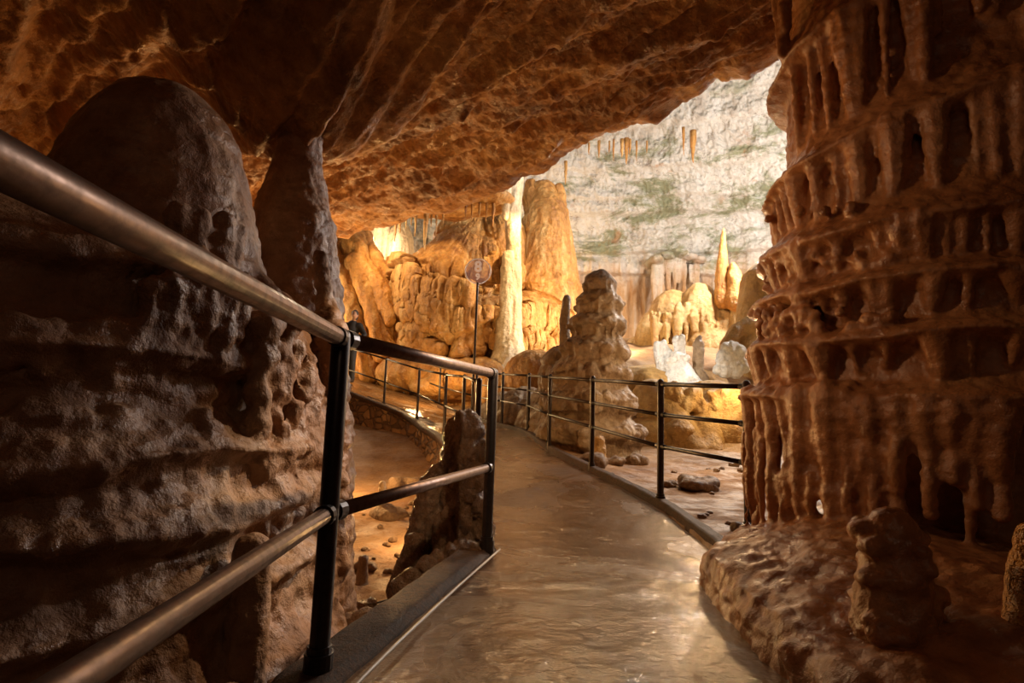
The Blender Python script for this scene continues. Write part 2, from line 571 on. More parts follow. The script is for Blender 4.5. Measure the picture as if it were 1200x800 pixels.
def ground_z(x, y):
    x = np.asarray(x, float); y = np.asarray(y, float)
    p = np.stack([x, y, np.zeros_like(x)], 1)
    ins = inside(x, y, PATHPOLY)
    d = np.minimum(seg_dist(x, y, LEFT), seg_dist(x, y, RIGHT))
    left = (~ins) & (np.interp(y, LEFT[:, 1], LEFT[:, 0]) > x) & (y < 15.8)
    # right / hall side
    px = np.maximum(x, -1)
    zr = 0.02 + 0.10 * sstep(6, 10, y) + np.interp(y, [0, 9.5, 11.5, 13, 15, 18, 22, 30], [0, 0, 0.10, 0.85, 1.75, 2.9, 3.6, 4.0]) * sstep(1.2, 3.0, x - (y - 9) * 0.0)
    zr = np.maximum(zr, path_z(x, y) * sstep(2.6, 0.4, x))
    zr = zr + sstep(0.2, 3.0, d) * (0.10 * fbm(p * 0.9, 4, 5)) + 0.03 * fbm(p * 4, 4, 6)
    zr = zr + 0.25 * sstep(12, 16, y) * fbm(p * 0.6, 3, 9)
    # pit
    zl = np.interp(y, [0, 3, 6, 9, 10.5, 12, 14, 16], [-.62, -.62, -.47, -.28, -.02, .25, .45, .6]) + 0.05 * fbm(p * 1.2, 4, 7) + 0.022 * fbm(p * 7, 4, 8)
    zl = zl - 0.0 * x
    zl = zl + 0.35 * sstep(0.9, 0.1, d) * sstep(4.6, 3.2, y)       # bank running up to the kerb
    zl = zl + 0.20 * sstep(-3.4, -5.5, x)
    z = np.where(left, zl, zr)
    z = np.where(ins, path_z(x, y) - 0.12, z)
    return z

def build_floor():
    # the ground of the cave, finer near the viewer
    xs = np.concatenate([np.linspace(-13, -5, 50, endpoint=False), np.linspace(-5, 4.5, 420, endpoint=False), np.linspace(4.5, 15, 160)])
    ys = np.concatenate([np.linspace(-2, 1.5, 40, endpoint=False), np.linspace(1.5, 9, 340, endpoint=False), np.linspace(9, 28, 330)])
    X, Y = np.meshgrid(xs, ys, indexing='ij')
    z = ground_z(X.ravel(), Y.ravel())
    v = np.stack([X.ravel(), Y.ravel(), z], 1)
    o = mesh_obj('floor', v, grid(len(xs), len(ys)), M['ground'], origin=(0, 0, 0))
    tag(o, 'uneven brown cave ground beside and below the walkway', None, None, 'structure')
build_floor()

def build_path():
    n = 1300
    L = smooth_line(LEFT, n, 1); R = smooth_line(RIGHT, n, 1)
    # keep the sharp kink at the near left post
    k = 110
    t = np.linspace(0, 1, k)
    V = []
    for i in range(n):
        q = L[i][None] * (1 - t[:, None]) + R[i][None] * t[:, None]
        V.append(q)
    V = np.concatenate(V)
    p = np.stack([V[:, 0], V[:, 1], 0 * V[:, 0]], 1)
    z = path_z(V[:, 0], V[:, 1]) + 0.012 * fbm(p * 1.3, 3, 31) + np.maximum(0.016 * fbm(p * 2.2, 3, 32) + 0.009 * fbm(p * 9, 4, 33), -0.0015)
    top = np.stack([V[:, 0], V[:, 1], z], 1)
    bot = top.copy(); bot[:, 2] -= 0.25
    g = grid(n, k)
    N = n * k
    side = []
    for i in range(n - 1):
        a, b = i * k, (i + 1) * k
        side.append((a, a + N, b + N, b))
        a, b = i * k + k - 1, (i + 1) * k + k - 1
        side.append((a, b, b + N, a + N))
    for j in range(k - 1):
        side.append((j, j + 1, j + 1 + N, j + N))
        a = (n - 1) * k + j
        side.append((a, a + N, a + 1 + N, a + 1))
    f = np.concatenate([g[:, ::-1], g + N, np.array(side)])
    o = mesh_obj('walkway_floor', np.concatenate([top, bot]), f, M['path'], origin=(0, 0, 0))
    tag(o, 'wet brown concrete walkway winding into the cave', None, None, 'structure')
build_path()

def ribbon_box(line, w0, w1, z0, z1, zfn, rough=0.0, seed=0, zbot=None):
    """a solid strip along a plan line, from offset w0 to w1 to its left; z0/z1 above zfn"""
    line = np.asarray(line)
    T = np.gradient(line, axis=0); T /= np.linalg.norm(T, axis=1)[:, None]
    Nn = np.stack([-T[:, 1], T[:, 0]], 1)
    prof = []
    m_ = 6
    for t in np.linspace(0, 1, m_): prof.append((w0 + (w1 - w0) * t, 1))
    V = []
    base = zfn(line[:, 0], line[:, 1])
    rnd = 0.15 * (w1 - w0)
    sect = [(w0, z0), (w0, z1 - abs(rnd) * 0.8), (w0 + rnd, z1)] + [(w0 + (w1 - w0) * t, z1) for t in (0.35, 0.5, 0.65)] + [(w1 - rnd, z1), (w1, z1 - abs(rnd) * 0.8), (w1, z0)]
    k = len(sect)
    for (w, z) in sect:
        q = line + Nn * w
        zz = base + z
        V.append(np.stack([q[:, 0], q[:, 1], zz], 1))
    V = np.stack(V, 1).reshape(-1, 3)
    if rough:
        V = V + rough * np.stack([fbm(V * 6, 3, seed), fbm(V * 6 + 9, 3, seed), fbm(V * 6 + 19, 3, seed)], 1)
    n = len(line)
    f = []
    for i in range(n - 1):
        for j in range(k):
            j2 = (j + 1) % k
            f.append((i * k + j, i * k + j2, (i + 1) * k + j2, (i + 1) * k + j))
    f.append(tuple(range(k))); f.append(tuple((n - 1) * k + j for j in range(k - 1, -1, -1)))
    if w1 > w0: f = [q[::-1] for q in f]
    return V, f

# kerbs -----------------------------------------------------------
def kerb(name, line, w0, w1, h, label, mat='kerb', n=200, rough=0.01, it=1, depth=-0.3):
    L = smooth_line(line, n, it) if it else line
    V, f = ribbon_box(L, w0, w1, depth, h, path_z, rough, 3)
    o = mesh_obj(name, V, np.array([q for q in f if len(q) == 4]) if False else f, M[mat])
    tag(o, label, 'kerb', None, 'thing')
    return o
nearL = smooth_line(np.array([(-0.56, 0.2), (-0.54, 1.85), (-0.10, 3.58)]), 120, 0)
kerb('concrete_kerb', nearL, -0.05, 0.15, 0.035, 'broad rough concrete kerb under the two nearest railing posts', rough=0.012, it=0)
kerb('concrete_kerb', RIGHT[3:13], -0.02, -0.12, 0.07, 'narrow concrete kerb below the right-hand railing, curving past the tall stalagmite', n=260, rough=0.008)
kerb('concrete_kerb', LEFT[7:], -0.05, 0.10, 0.045, 'pale concrete edge along the top of the rubble wall above the hollow', n=200, rough=0.01, depth=-0.05)

# cable along the kerb
pts = [np.array([*(a), 0.0]) for a in smooth_line(np.array([(-0.46, 0.6), (-0.46, 1.2), (-0.455, 1.62), (-0.42, 1.88), (-0.28, 2.5), (-0.16, 3.0), (-0.03, 3.52)]), 60, 2)]
for q in pts: q[2] = 0.022
v, f = tube_mesh(pts, 0.006, 8)
tag(mesh_obj('pale_cable', v, f, M['cable']), 'thin pale cable laid along the foot of the broad near kerb', 'cable', None, 'thing')

# rubble wall carrying the far left part of the walkway
def build_masonry():
    L = smooth_line(LEFT[7:], 260, 1)
    T = np.gradient(L, axis=0); T /= np.linalg.norm(T, axis=1)[:, None]
    Nn = np.stack([-T[:, 1], T[:, 0]], 1)
    rows = 50
    top = path_z(L[:, 0], L[:, 1]) - 0.03
    V = []
    for j in range(rows):
        t = j / (rows - 1)
        z = top * (1 - t) + (-0.9) * t
        q = L + Nn * (0.06 + 0.10 * t)
        V.append(np.stack([q[:, 0], q[:, 1], z], 1))
    front = np.stack(V, 1).reshape(-1, 3)
    w = worley(S(front, 3.6, 3.6, 5.5) + 0.3 * np.stack([fbm(front * 2, 2, 6)] * 3, 1), 4)
    nn = np.repeat(Nn, rows, axis=0)
    d = 0.07 * np.clip(0.6 - w, -0.2, 0.6) + 0.03 * fbm(front * 2, 3, 4)
    front[:, :2] += nn * d[:, None]
    back = front.copy(); back[:, :2] -= nn * 0.5
    g = grid(len(L), rows)
    N = len(front)
    side = [(i * rows, (i + 1) * rows, (i + 1) * rows + N, i * rows + N) for i in range(len(L) - 1)]
    f = np.concatenate([g, g[:, ::-1] + N, np.array(side)])
    o = mesh_obj('retaining_wall', np.concatenate([front, back]), f, M['masonry'])
    tag(o, 'rubble stone wall holding up the far walkway above the hollow', 'wall', None, 'thing')
build_masonry()

# ceiling slab ---------------------------------------------------
def edge_curve(n):
    e = np.array([(4.6, 1.0, 4.1), (3.2, 2.5, 4.1), (1.95, 3.95, 3.92), (1.1, 4.9, 3.66), (0, 6.2, 3.56), (-1.2, 7.2, 3.44), (-2.6, 8.2, 3.30), (-5.0, 9.4, 3.3), (-9, 10.5, 3.4)])
    return smooth_line(e, n, 2)

def build_ceiling():
    nu, nv = 900, 620
    E = edge_curve(nu)
    s = np.linspace(0, 1, nu)
    back = np.stack([6.0 - 15 * s, -3.0 + 0 * s], 1)
    t = np.linspace(0, 1, nv) ** 1.15
    XY = E[:, None, :2] * (1 - t[None, :, None]) + back[:, None] * t[None, :, None]
    X = XY[..., 0].ravel(); Y = XY[..., 1].ravel()
    de = (t[None, :] * np.linalg.norm(E[:, :2] - back, axis=1)[:, None]).ravel()      # about the distance from the edge
    ez = np.repeat(E[:, 2], nv)
    z = ez + 0.02 * de
    # big forms
    p = np.stack([X, Y, 0 * X], 1)
    along = (X * -0.77 + Y * 0.64)         # runs with the edge
    across = (X * 0.64 + Y * 0.77)
    z = z - 0.85 * np.exp(-(((X + 1.55) / 0.85) ** 2 + ((Y - 3.8) / 0.9) ** 2))
    z = z + 0.75 * np.exp(-(((X + 2.4) / 0.9) ** 2 + ((Y - 1.5) / 0.9) ** 2)) 
    z = z - 0.15 * np.exp(-(((X - 3.0) / 1.3) ** 2 + ((Y - 3.4) / 1.3) ** 2))
    q = np.stack([along * 0.35, across * 1.1, 0 * X], 1)
    z = z + 0.16 * fbm(q, 3, 21)
    # stepped flow ledges, each with a frilled lower lip
    wv = across * 1.55 + 0.9 * fbm(np.stack([along * 0.45, across * 0.5, 0 * X], 1), 3, 22) + 0.18 * fbm(p * 3.1, 3, 25)
    fr = wv - np.floor(wv)
    step = sstep(0.0, 0.82, fr) * (1 - sstep(0.86, 1.0, fr))
    amp = 0.10 + 0.08 * fbm(p * 0.8, 2, 23)
    z = z - amp * step * 1.25
    lip = np.exp(-((fr - 0.84) / 0.10) ** 2)
    z = z - lip * 0.06 * np.clip(noise(S(p, 9, 9, 1), 24), 0, 1)
    wv2 = across * 4.6 + 1.3 * fbm(np.stack([along * 1.1, across * 1.1, 0 * X], 1), 3, 27)
    fr2 = wv2 - np.floor(wv2)
    z = z - 0.045 * sstep(0.0, 0.8, fr2) * (1 - sstep(0.84, 1.0, fr2))
    z = z + 0.10 * fbm(np.stack([along * 1.6, across * 4.4, 0 * X], 1), 4, 26) + 0.026 * ridged(p * 9, 3, 28)
    under = np.stack([X, Y, z], 1)
    # front: turns up and away from the viewer
    nk = 26
    out = np.stack([np.full(nu, 0.62), np.full(nu, 0.78)], 1)
    front = np.zeros((nu, nk, 3))
    u0_ = under.reshape(nu, nv, 3)[:, 0]
    for k in range(nk):
        a = (nk - k) / nk
        front[:, k, :2] = E[:, :2] + out * (0.45 * math.sin(a * PI / 2) ) 
        front[:, k, 2] = u0_[:, 2] + 0.12 * (1 - math.cos(a * PI / 2)) * 2 + 2.4 * max(0, a - 0.35) ** 1.3
        if k < nk: front[:, k] += 0.05 * (a > 0.02) * np.stack([fbm(front[:, k] * 3, 3, 60), fbm(front[:, k] * 3 + 5, 3, 61), fbm(front[:, k] * 3, 3, 62)], 1)
    full = np.concatenate([front, under.reshape(nu, nv, 3)], 1)
    NV = nk + nv
    o = mesh_obj('ceiling', full.reshape(-1, 3), grid(nu, NV), M['ceil'], origin=(0, 0, 3))
    tag(o, 'low rippled ochre rock ceiling over the walkway', None, None, 'structure')
    # upper skin of the slab
    top = np.stack([full[:, 0], np.stack([np.linspace(6, -9, nu), np.full(nu, -3.0), np.full(nu, 5.9)], 1)], 1)
    return full
CE = build_ceiling()

# hall walls -----------------------------------------------------
def build_hall():
    plan = np.array([(15.5, 2.0), (15.5, 10), (15.0, 17), (13.2, 22.5), (9.5, 25.5), (5.0, 26.5), (0.5, 26.8), (-4.0, 26.5), (-8.5, 25), (-12, 20), (-13, 14), (-13, 8)])
    nu, nv = 1150, 420
    L = smooth_line(plan, nu, 3)
    cx, cy = 1.0, 14.0
    t = np.linspace(0, 1, nv)
    inn = np.array([cx, cy]) - L
    dist = np.linalg.norm(inn, axis=1)
    inn = inn / dist[:, None]
    h = -0.5 + 19.5 * t
    lean = np.interp(t, [0, 0.35, 0.5, 0.75, 0.92, 1.0], [0, 0.02, 0.06, 0.24, 0.62, 0.95])
    X = L[:, None, 0] + inn[:, None, 0] * (dist[:, None] * lean[None])
    Y = L[:, None, 1] + inn[:, None, 1] * (dist[:, None] * lean[None])
    Z = np.repeat(np.interp(t, [0, 0.92, 1], [-0.5, 17.6, 18.6])[None], nu, 0)
    v = np.stack([X.ravel(), Y.ravel(), Z.ravel()], 1)
    s = np.repeat(np.linspace(0, 55, nu), nv)
    z = v[:, 2]
    # strata: blocky beds that step out, with sharp undercut lines rising to the right
    zz = z + 0.035 * (s - 27) * -1 + 0.5 * fbm(np.stack([s * 0.12, 0 * s, z * 0.1], 1), 3, 41)
    beds = np.array([7.2, 8.15, 9.9, 10.5, 11.6, 13.2, 14.1, 15.4])
    d = 0
    for k, bz in enumerate(beds):
        d = d + (0.34 if k < 3 else 0.24) * (sstep(bz - 0.04, bz + 0.05, zz)) - (0.28 if k < 3 else 0.2) * sstep(bz, bz + 1.2, zz)
    q = np.stack([s * 0.28, z * 0.28, 0 * z], 1)
    d = d + 0.9 * fbm(q, 4, 42) + 0.22 * fbm(q * 6, 4, 43) * sstep(6, 9, z)
    d = d + 0.14 * ridged(q * 14, 3, 44) * sstep(6, 9, z)
    # fluted curtains in the lower part
    fl = np.stack([s * 1.5, z * 0.10, 0 * z], 1)
    flute = ridged(fl, 3, 45)
    low = sstep(8.8, 7.2, zz)
    d = d + low * (0.34 * flute + 0.25 * ridged(np.stack([s * 0.45, z * 0.12, 0 * z], 1), 2, 46))
    # pendant needles of the high vault
    d = d + sstep(14.5, 16.5, z) * 0.30 * np.clip(ridged(np.stack([s * 3.5, z * 1.2, 0 * z], 1), 2, 47), 0, 1)
    Nn = np.stack([np.repeat(inn[:, 0], nv), np.repeat(inn[:, 1], nv), np.zeros(nu * nv)], 1)
    v = v + Nn * d[:, None]
    o = mesh_obj('wall_back', v, grid(nu, nv), M['hall'], origin=(0, 26, 0))
    tag(o, 'tall white and amber limestone wall and vault of the far hall', None, None, 'structure')
build_hall()

def side_wall(name, plan, z0, z1, mat, amp, seed, label, n=260, m_=160, inward=1, lean=0.0):
    L = smooth_line(np.array(plan), n, 2)
    T = np.gradient(L, axis=0); T /= np.linalg.norm(T, axis=1)[:, None]
    Nn = np.stack([-T[:, 1], T[:, 0]], 1) * inward
    t = np.linspace(0, 1, m_)
    X = L[:, None, 0] + Nn[:, None, 0] * lean * t[None] ** 2
    Y = L[:, None, 1] + Nn[:, None, 1] * lean * t[None] ** 2
    Z = np.repeat((z0 + (z1 - z0) * t)[None], n, 0)
    v = np.stack([X.ravel(), Y.ravel(), Z.ravel()], 1)
    d = amp * fbm(v * 0.7, 4, seed) + amp * 0.35 * ridged(S(v, 2.2, 2.2, 5.5), 3, seed + 1) + amp * 0.3 * fbm(S(v, 5, 5, 1.2), 3, seed + 2)
    v = v + np.stack([np.repeat(Nn[:, 0], m_), np.repeat(Nn[:, 1], m_), 0 * d], 1) * d[:, None]
    o = mesh_obj(name, v, grid(n, m_), M[mat], origin=(L[0][0], L[0][1], 0))
    tag(o, label, None, None, 'structure')
side_wall('wall_left', [(-5.2, -2.5), (-4.8, 1.0), (-5.4, 4.0), (-6.0, 7.0), (-6.6, 10.0), (-9, 12.5)], -1.2, 5.0, 'ceil', 0.55, 70, 'layered ochre rock wall behind the big left-hand flowstone', lean=0.9, inward=-1)
side_wall('wall_right', [(5.0, -2.5), (4.7, 1.0), (4.6, 3.6), (5.0, 5.0), (7.5, 6.5)], -0.6, 5.0, 'dark', 0.5, 80, 'dark rock wall behind the right-hand column', lean=0.6)

# ================================================================== FORMATIONS
rng = random.Random(7)

def tiers_of(v, s, period, amp, dfreq, dlen, seed, warp=0.5):
    """stacked aprons, each with a fringed hanging lip"""
    z = v[:, 2]
    n = ridged(np.stack([s * dfreq, z * 0.25, 0 * z], 1), 2, seed)
    n2 = noise(np.stack([s * dfreq * 0.4, z * 0.15, 0 * z], 1), seed + 5)
    u = z / period + warp * fbm(np.stack([s * 0.45, z * 0.25, 0 * z], 1), 3, seed + 1) + dlen * (0.6 * n + 0.6 * n2)
    fr = u - np.floor(u)
    k = noise(np.stack([np.floor(u) * 3.7, s * 0.3, 0 * z], 1), seed + 2)
    return amp * (0.75 + 0.6 * k) * (sstep(0.0, 0.11, fr) * (1 - 0.9 * fr ** 0.8) - 0.5 * sstep(0.8, 1.0, fr))

def drips(c, pts, l0, l1, r0, r1, lean=0.03, rg=rng, sway=0.02):
    """hanging drips from each point: taper from r0 to r1"""
    for p in pts:
        L = rg.uniform(l0, l1); a = r0 * rg.uniform(0.75, 1.25); b = r1 * rg.uniform(0.7, 1.3)
        n = 5
        q = []
        ox, oy = rg.uniform(-sway, sway), rg.uniform(-sway, sway)
        for k in range(n):
            t = k / (n - 1)
            q.append((p[0] + ox * t, p[1] + oy * t, p[2] - L * t))
        c.tube(q, [a * (1 - t) + b * t for t in np.linspace(0, 1, n)], 8)

# ---- right-hand column -------------------------------------------
RC = np.array([2.62, 3.45]); RR = 1.12
def build_right_column():
    c = Clay()
    # ledge heights read off the tiers; the body is drawn in beneath each ledge
    tiers = [4.3, 3.25, 2.44, 1.86, 1.56, 1.27, 0.96]
    def tilt(th):       # ledges climb to the right of the visible face
        return 0.0
    zs = np.concatenate([[-0.5, -0.35], np.linspace(-0.3, 4.6, 300)])
    nu = 300
    th = np.arange(nu) / nu * 2 * PI
    V = []
    # visible face looks towards the camera: angle of -RC
    face = math.atan2(-RC[1], -RC[0])
    dth = (th - face + PI) % (2 * PI) - PI       # >0: towards the right edge of the picture
    n1 = fbm(np.stack([np.cos(th) * 1.2, np.sin(th) * 1.2, 0 * th], 1), 3, 101)
    lw = 0.05 * n1
    for z in zs:
        zz = np.full(nu, z)
        r = np.full(nu, RR)
        r = r * np.interp(z, [-0.5, 0.0, 0.30, 0.60, 0.75, 0.98, 1.9, 2.8, 3.6, 4.6], [1.0, 0.92, 0.83, 0.81, 0.87, 0.99, 0.87, 0.79, 0.78, 0.93])
        up = 0.10 * np.clip(dth, -1.2, 1.2) * sstep(1.9, 2.5, zz) * 1.6
        prev = None
        for k, tz in enumerate(tiers):
            e = tz + lw + up + 0.035 * noise(np.stack([th * 3, 0 * th + k * 7, 0 * th], 1), 5)
            dz = e - zz
            depth = [0.07, 0.08, 0.085, 0.07, 0.075, 0.08, 0.27][k] * (1.0 if k == 6 else 1.0)
            span = ([1.05, 0.8, 0.55, 0.29, 0.28, 0.30, 0.95])[k]
            # under the lip the rock recedes, then swells to the next ledge
            r = r - depth * sstep(-0.015, 0.05, dz) * (1 - sstep(span * 0.62, span * 0.98, dz))
            r = r + 0.06 * np.exp(-((dz + 0.02) / 0.055) ** 2)
        r = r + 0.05 * fbm(np.stack([np.cos(th) * 2.2, np.sin(th) * 2.2, zz * 1.6], 1), 3, 102)
        V.append(np.stack([RC[0] + np.cos(th) * r, RC[1] + np.sin(th) * r, zz], 1))
    V = np.concatenate(V)
    f = []
    for j in range(len(zs) - 1):
        for i in range(nu):
            f.append((j * nu + i, j * nu + (i + 1) % nu, (j + 1) * nu + (i + 1) % nu, (j + 1) * nu + i))
    f.append(tuple(range(nu - 1, -1, -1))); f.append(tuple((len(zs) - 1) * nu + i for i in range(nu)))
    c.add(V, f)
    # fluted drips under each ledge
    rg = random.Random(3)
    spans = [0.95, 0.72, 0.52, 0.27, 0.26, 0.28, 0.0]
    for k, tz in enumerate(tiers[:-1]):
        a = -2.1
        while a < 1.8:
            ang = face + a
            base = RR * np.interp(tz, [0, 0.95, 1.9, 2.8, 3.6, 4.6], [0.98, 0.99, 0.87, 0.79, 0.78, 0.93])
            zt = tz + 0.10 * max(-1.2, min(1.2, a)) * 1.6 * (1 if tz > 2.3 else 0) + 0.05 * float(fbm(np.array([[math.cos(ang) * 1.2, math.sin(ang) * 1.2, 0]]), 3, 101)[0])
            if tz > 3 and abs(a) > 0.9: a += 0.1; continue
            w = rg.choice([rg.uniform(0.02, 0.035), rg.uniform(0.03, 0.06)]) * (1.25 if tz > 2.3 else 1)
            L = spans[k] * rg.uniform(0.75, 1.05)
            if rg.random() < 0.14: L *= 0.5
            top = base - 0.02; bot = base - rg.uniform(0.045, 0.075)
            d = np.array([math.cos(ang), math.sin(ang)])
            pts = []
            rad = []
            j = rg.uniform(-0.03, 0.03)
            for t in np.linspace(0, 1, 6):
                rr = top * (1 - t) + bot * t
                an2 = ang + j * t
                pts.append((RC[0] + math.cos(an2) * rr, RC[1] + math.sin(an2) * rr, zt + 0.0 - L * t))
                rad.append(w * (1.5 - 0.75 * t))
            c.tube(pts, rad, 8)
            a += rg.choice([rg.uniform(0.05, 0.09), rg.uniform(0.09, 0.14), rg.uniform(0.12, 0.22)])
    # the long free drips of the lowest tier, left of the face
    def hit(px, py, R):
        v = ray(px, py); d = v[:2]
        b = d @ (-RC); cc = RC @ RC - R * R; A = d @ d
        disc = b * b - A * cc
        t = (-b - math.sqrt(max(0, disc))) / A if disc > 0 else -b / A
        return EYE + v * t
    long = [(880, 462, 655, 0.058), (892, 462, 630, 0.045), (905, 465, 672, 0.058), (922, 462, 600, 0.05), (918, 560, 680, 0.045), (938, 465, 690, 0.07), (956, 462, 575, 0.05), (952, 560, 660, 0.038),
            (972, 462, 690, 0.078), (992, 465, 690, 0.055), (1010, 480, 560, 0.05), (1022, 475, 640, 0.055), (1050, 475, 610, 0.06), (1085, 475, 600, 0.06), (1115, 480, 560, 0.06), (1140, 480, 590, 0.05), (1170, 480, 600, 0.07)]
    for (px, y0, y1, w) in long:
        a = hit(px, y0, RR * 0.98); b = hit(px - (y1 - y0) * 0.02, y1, RR * 0.98)
        b[0] = a[0] * 0.8 + b[0] * 0.2; b[1] = a[1] * 0.8 + b[1] * 0.2
        pts = []; rad = []
        for t in np.linspace(0, 1, 8):
            pts.append(a * (1 - t) + b * t + np.array([0.012 * math.sin(9 * t + px), 0.012 * math.cos(7 * t + px), 0]))
            rad.append(w * (1.25 - 1.25 * t + 0.62 * t * t) * (1 + 0.08 * math.sin(14 * t + px)))
        c.tube(pts, rad, 10)
    # smaller ones merging between
    for k in range(5):
        px = rg.uniform(872, 1190); y0 = rg.uniform(480, 520); y1 = y0 + rg.uniform(60, 170)
        a = hit(px, y0, RR * 0.97); b = hit(px, y1, RR * 0.93); b[0] = a[0] * .6 + b[0] * .4; b[1] = a[1] * .6 + b[1] * .4
        c.tube([a, (a + b) / 2, b], [0.045, 0.035, 0.02], 8)
    # cauliflower nubs on the ledge tops near the left limb
    for (py, n_) in ((305, 26), (372, 26), (388, 20), (458, 34), (470, 30), (330, 14), (250, 12)):
        for k in range(n_):
            px = rg.uniform(885, 1060) if k % 3 else rg.uniform(885, 940)
            K_ = 0.86 if py < 345 else 0.94
            q = hit(px, py + rg.uniform(-9, 9), RR * K_)
            if np.hypot(*(q[:2] - RC)) > RR * (K_ + .02): continue
            c.ball(q, rg.uniform(0.025, 0.05), nu=8, nv=6)
    # skirt of rock the column stands on, spreading to the walkway edge
    foot = smooth_line(np.array([(0.96, 3.0), (0.90, 2.55), (0.90, 2.1), (0.93, 1.6), (0.98, 1.0), (1.15, 0.4), (2.0, 0.0), (3.6, 0.2), (3.9, 3.0), (3.0, 4.6), (2.0, 4.5), (1.45, 3.9), (1.12, 3.3), (0.96, 3.0)]), 90, 2)[:-1]
    rings = [(-0.5, 1.0), (-0.05, 1.0), (0.08, 0.985), (0.16, 0.95), (0.20, 0.88), (0.25, 0.78), (0.31, 0.66), (0.36, 0.5)]
    V = []
    cen = np.array([2.5, 2.9])
    for z_, k_ in rings:
        q = cen + (foot - cen) * k_
        zz_ = z_ * np.interp(q[:, 1], [0, 1.4, 2.2, 3, 4], [.5, .75, 1.0, 1.1, .9]) if z_ > 0 else np.full(len(q), z_)
        V.append(np.stack([q[:, 0], q[:, 1], zz_], 1))
    V = np.concatenate(V); n_ = len(foot)
    f = [(j_ * n_ + i_, j_ * n_ + (i_ + 1) % n_, (j_ + 1) * n_ + (i_ + 1) % n_, (j_ + 1) * n_ + i_) for j_ in range(len(rings) - 1) for i_ in range(n_)]
    f.append(tuple(range(n_ - 1, -1, -1))); f.append(tuple((len(rings) - 1) * n_ + i_ for i_ in range(n_)))
    f = [q[::-1] for q in f]
    c.add(V, f)
    def disp(v, n):
        p = v
        fine = 0.010 * fbm(p * 9, 4, 110) + 0.006 * noise(S(p, 10, 10, 46), 111) * sstep(0.5, 0.0, np.abs(n[:, 2]))
        knob = -0.016 * worley(p * 16, 112) * sstep(-0.2, 0.4, n[:, 2] + 0.3)
        foot = (0.07 * fbm(p * 3, 4, 113) - 0.03 * worley(p * 7, 114)) * sstep(0.40, 0.15, p[:, 2])
        return fine + knob + foot
    o = c.build('flowstone_column', M['right'], 0.0135, 2, disp, origin=(RC[0], RC[1], -0.3))
    tag(o, 'massive red-brown column with tiers of dripping stone curtains, standing right beside the walkway', 'cave column', None, 'thing')
build_right_column()

def knobbly(name, base, h, r, mat, label, cat='stalagmite', seed=1, voxel=0.012, squash=0.5, tiers=5, group=None, lean=(0, 0), tip=0.5, disp_amp=1.0):
    """a stalagmite of stacked swellings"""
    rg = random.Random(seed)
    c = Clay()
    prof = []
    n = 60
    for k in range(n):
        t = k / (n - 1)
        rr = r * (1 - (1 - tip) * t ** 1.2) * (1 + squash * 0.25 * abs(math.sin(t * PI * tiers + seed)))
        if t > 0.9: rr *= math.sqrt(max(0.02, 1 - ((t - 0.9) / 0.1) ** 2))
        if t < 0.08: rr *= 1.3 - 0.3 * t / 0.08
        prof.append((t, rr))
    nu = 40
    V = []
    for t, rr in prof:
        th = np.arange(nu) / nu * 2 * PI
        q = rr * (1 + 0.16 * fbm(np.stack([np.cos(th) * 1.3, np.sin(th) * 1.3, 0 * th + t * 3], 1) + seed, 3, seed))
        V.append(np.stack([base[0] + lean[0] * t + np.cos(th) * q, base[1] + lean[1] * t + np.sin(th) * q, 0 * th + base[2] + h * t], 1))
    V = np.concatenate(V)
    f = []
    for j in range(n - 1):
        for i in range(nu):
            f.append((j * nu + i, j * nu + (i + 1) % nu, (j + 1) * nu + (i + 1) % nu, (j + 1) * nu + i))
    f.append(tuple(range(nu - 1, -1, -1))); f.append(tuple((n - 1) * nu + i for i in range(nu)))
    c.add(V, f)
    def disp(v, nn):
        s = 1.0 / max(r, 0.03)
        return disp_amp * r * (0.10 * fbm(v * s * 1.3, 4, seed) - 0.08 * worley(v * s * 2.2, seed + 3))
    o = c.build(name, M[mat], voxel, 2, disp, origin=tuple(base))
    tag(o, label, cat, group, 'thing')
    return o

# lump of a stalagmite in the dark, in front of the column's long drips
q = Pz(1050, 700, 0.0)
def gnarled():
    c = Clay(); rg = random.Random(4)
    b = P(1048, 690, 1.95)
    for k in range(60):
        t = rg.random()
        a = rg.uniform(0, 2 * PI); rr = 0.115 * (1.25 - 0.55 * t) * math.sqrt(rg.random())
        c.ball((b[0] + math.cos(a) * rr, b[1] + math.sin(a) * rr, b[2] - 0.26 + 0.44 * t), (rg.uniform(.04, .075), rg.uniform(.04, .075), rg.uniform(.03, .06)), None, 12, 8)
    c.tube([(b[0], b[1], b[2] - 0.30), (b[0], b[1], b[2] + 0.18)], [0.17, 0.09], 16)
    o = c.build('gnarled_stalagmite', M['right'], 0.008, 2, lambda v, n: 0.008 * fbm(v * 18, 4, 5) - 0.010 * worley(v * 22, 6))
    tag(o, 'squat gnarled stalagmite in the dark at the foot of the right-hand column, below its drips', 'stalagmite', None, 'thing')
gnarled()
# bright pale lump at the very edge
c = Clay()
b = P(1206, 642, 1.75)
c.ball(b, (0.03, 0.05, 0.075)); c.ball(b + np.array([0.02, 0.03, -0.10]), (0.05, 0.06, 0.12)); c.tube([b + np.array([.03, .04, -.1]), b + np.array([.05, .06, -.62])], [0.06, 0.12], 12)
o = c.build('orange_stalagmite', M['orange'], 0.007, 2, lambda v, n: 0.008 * fbm(v * 20, 4, 5))
tag(o, 'small orange stalagmite catching light at the right edge in the dark hollow', 'stalagmite', None, 'thing')

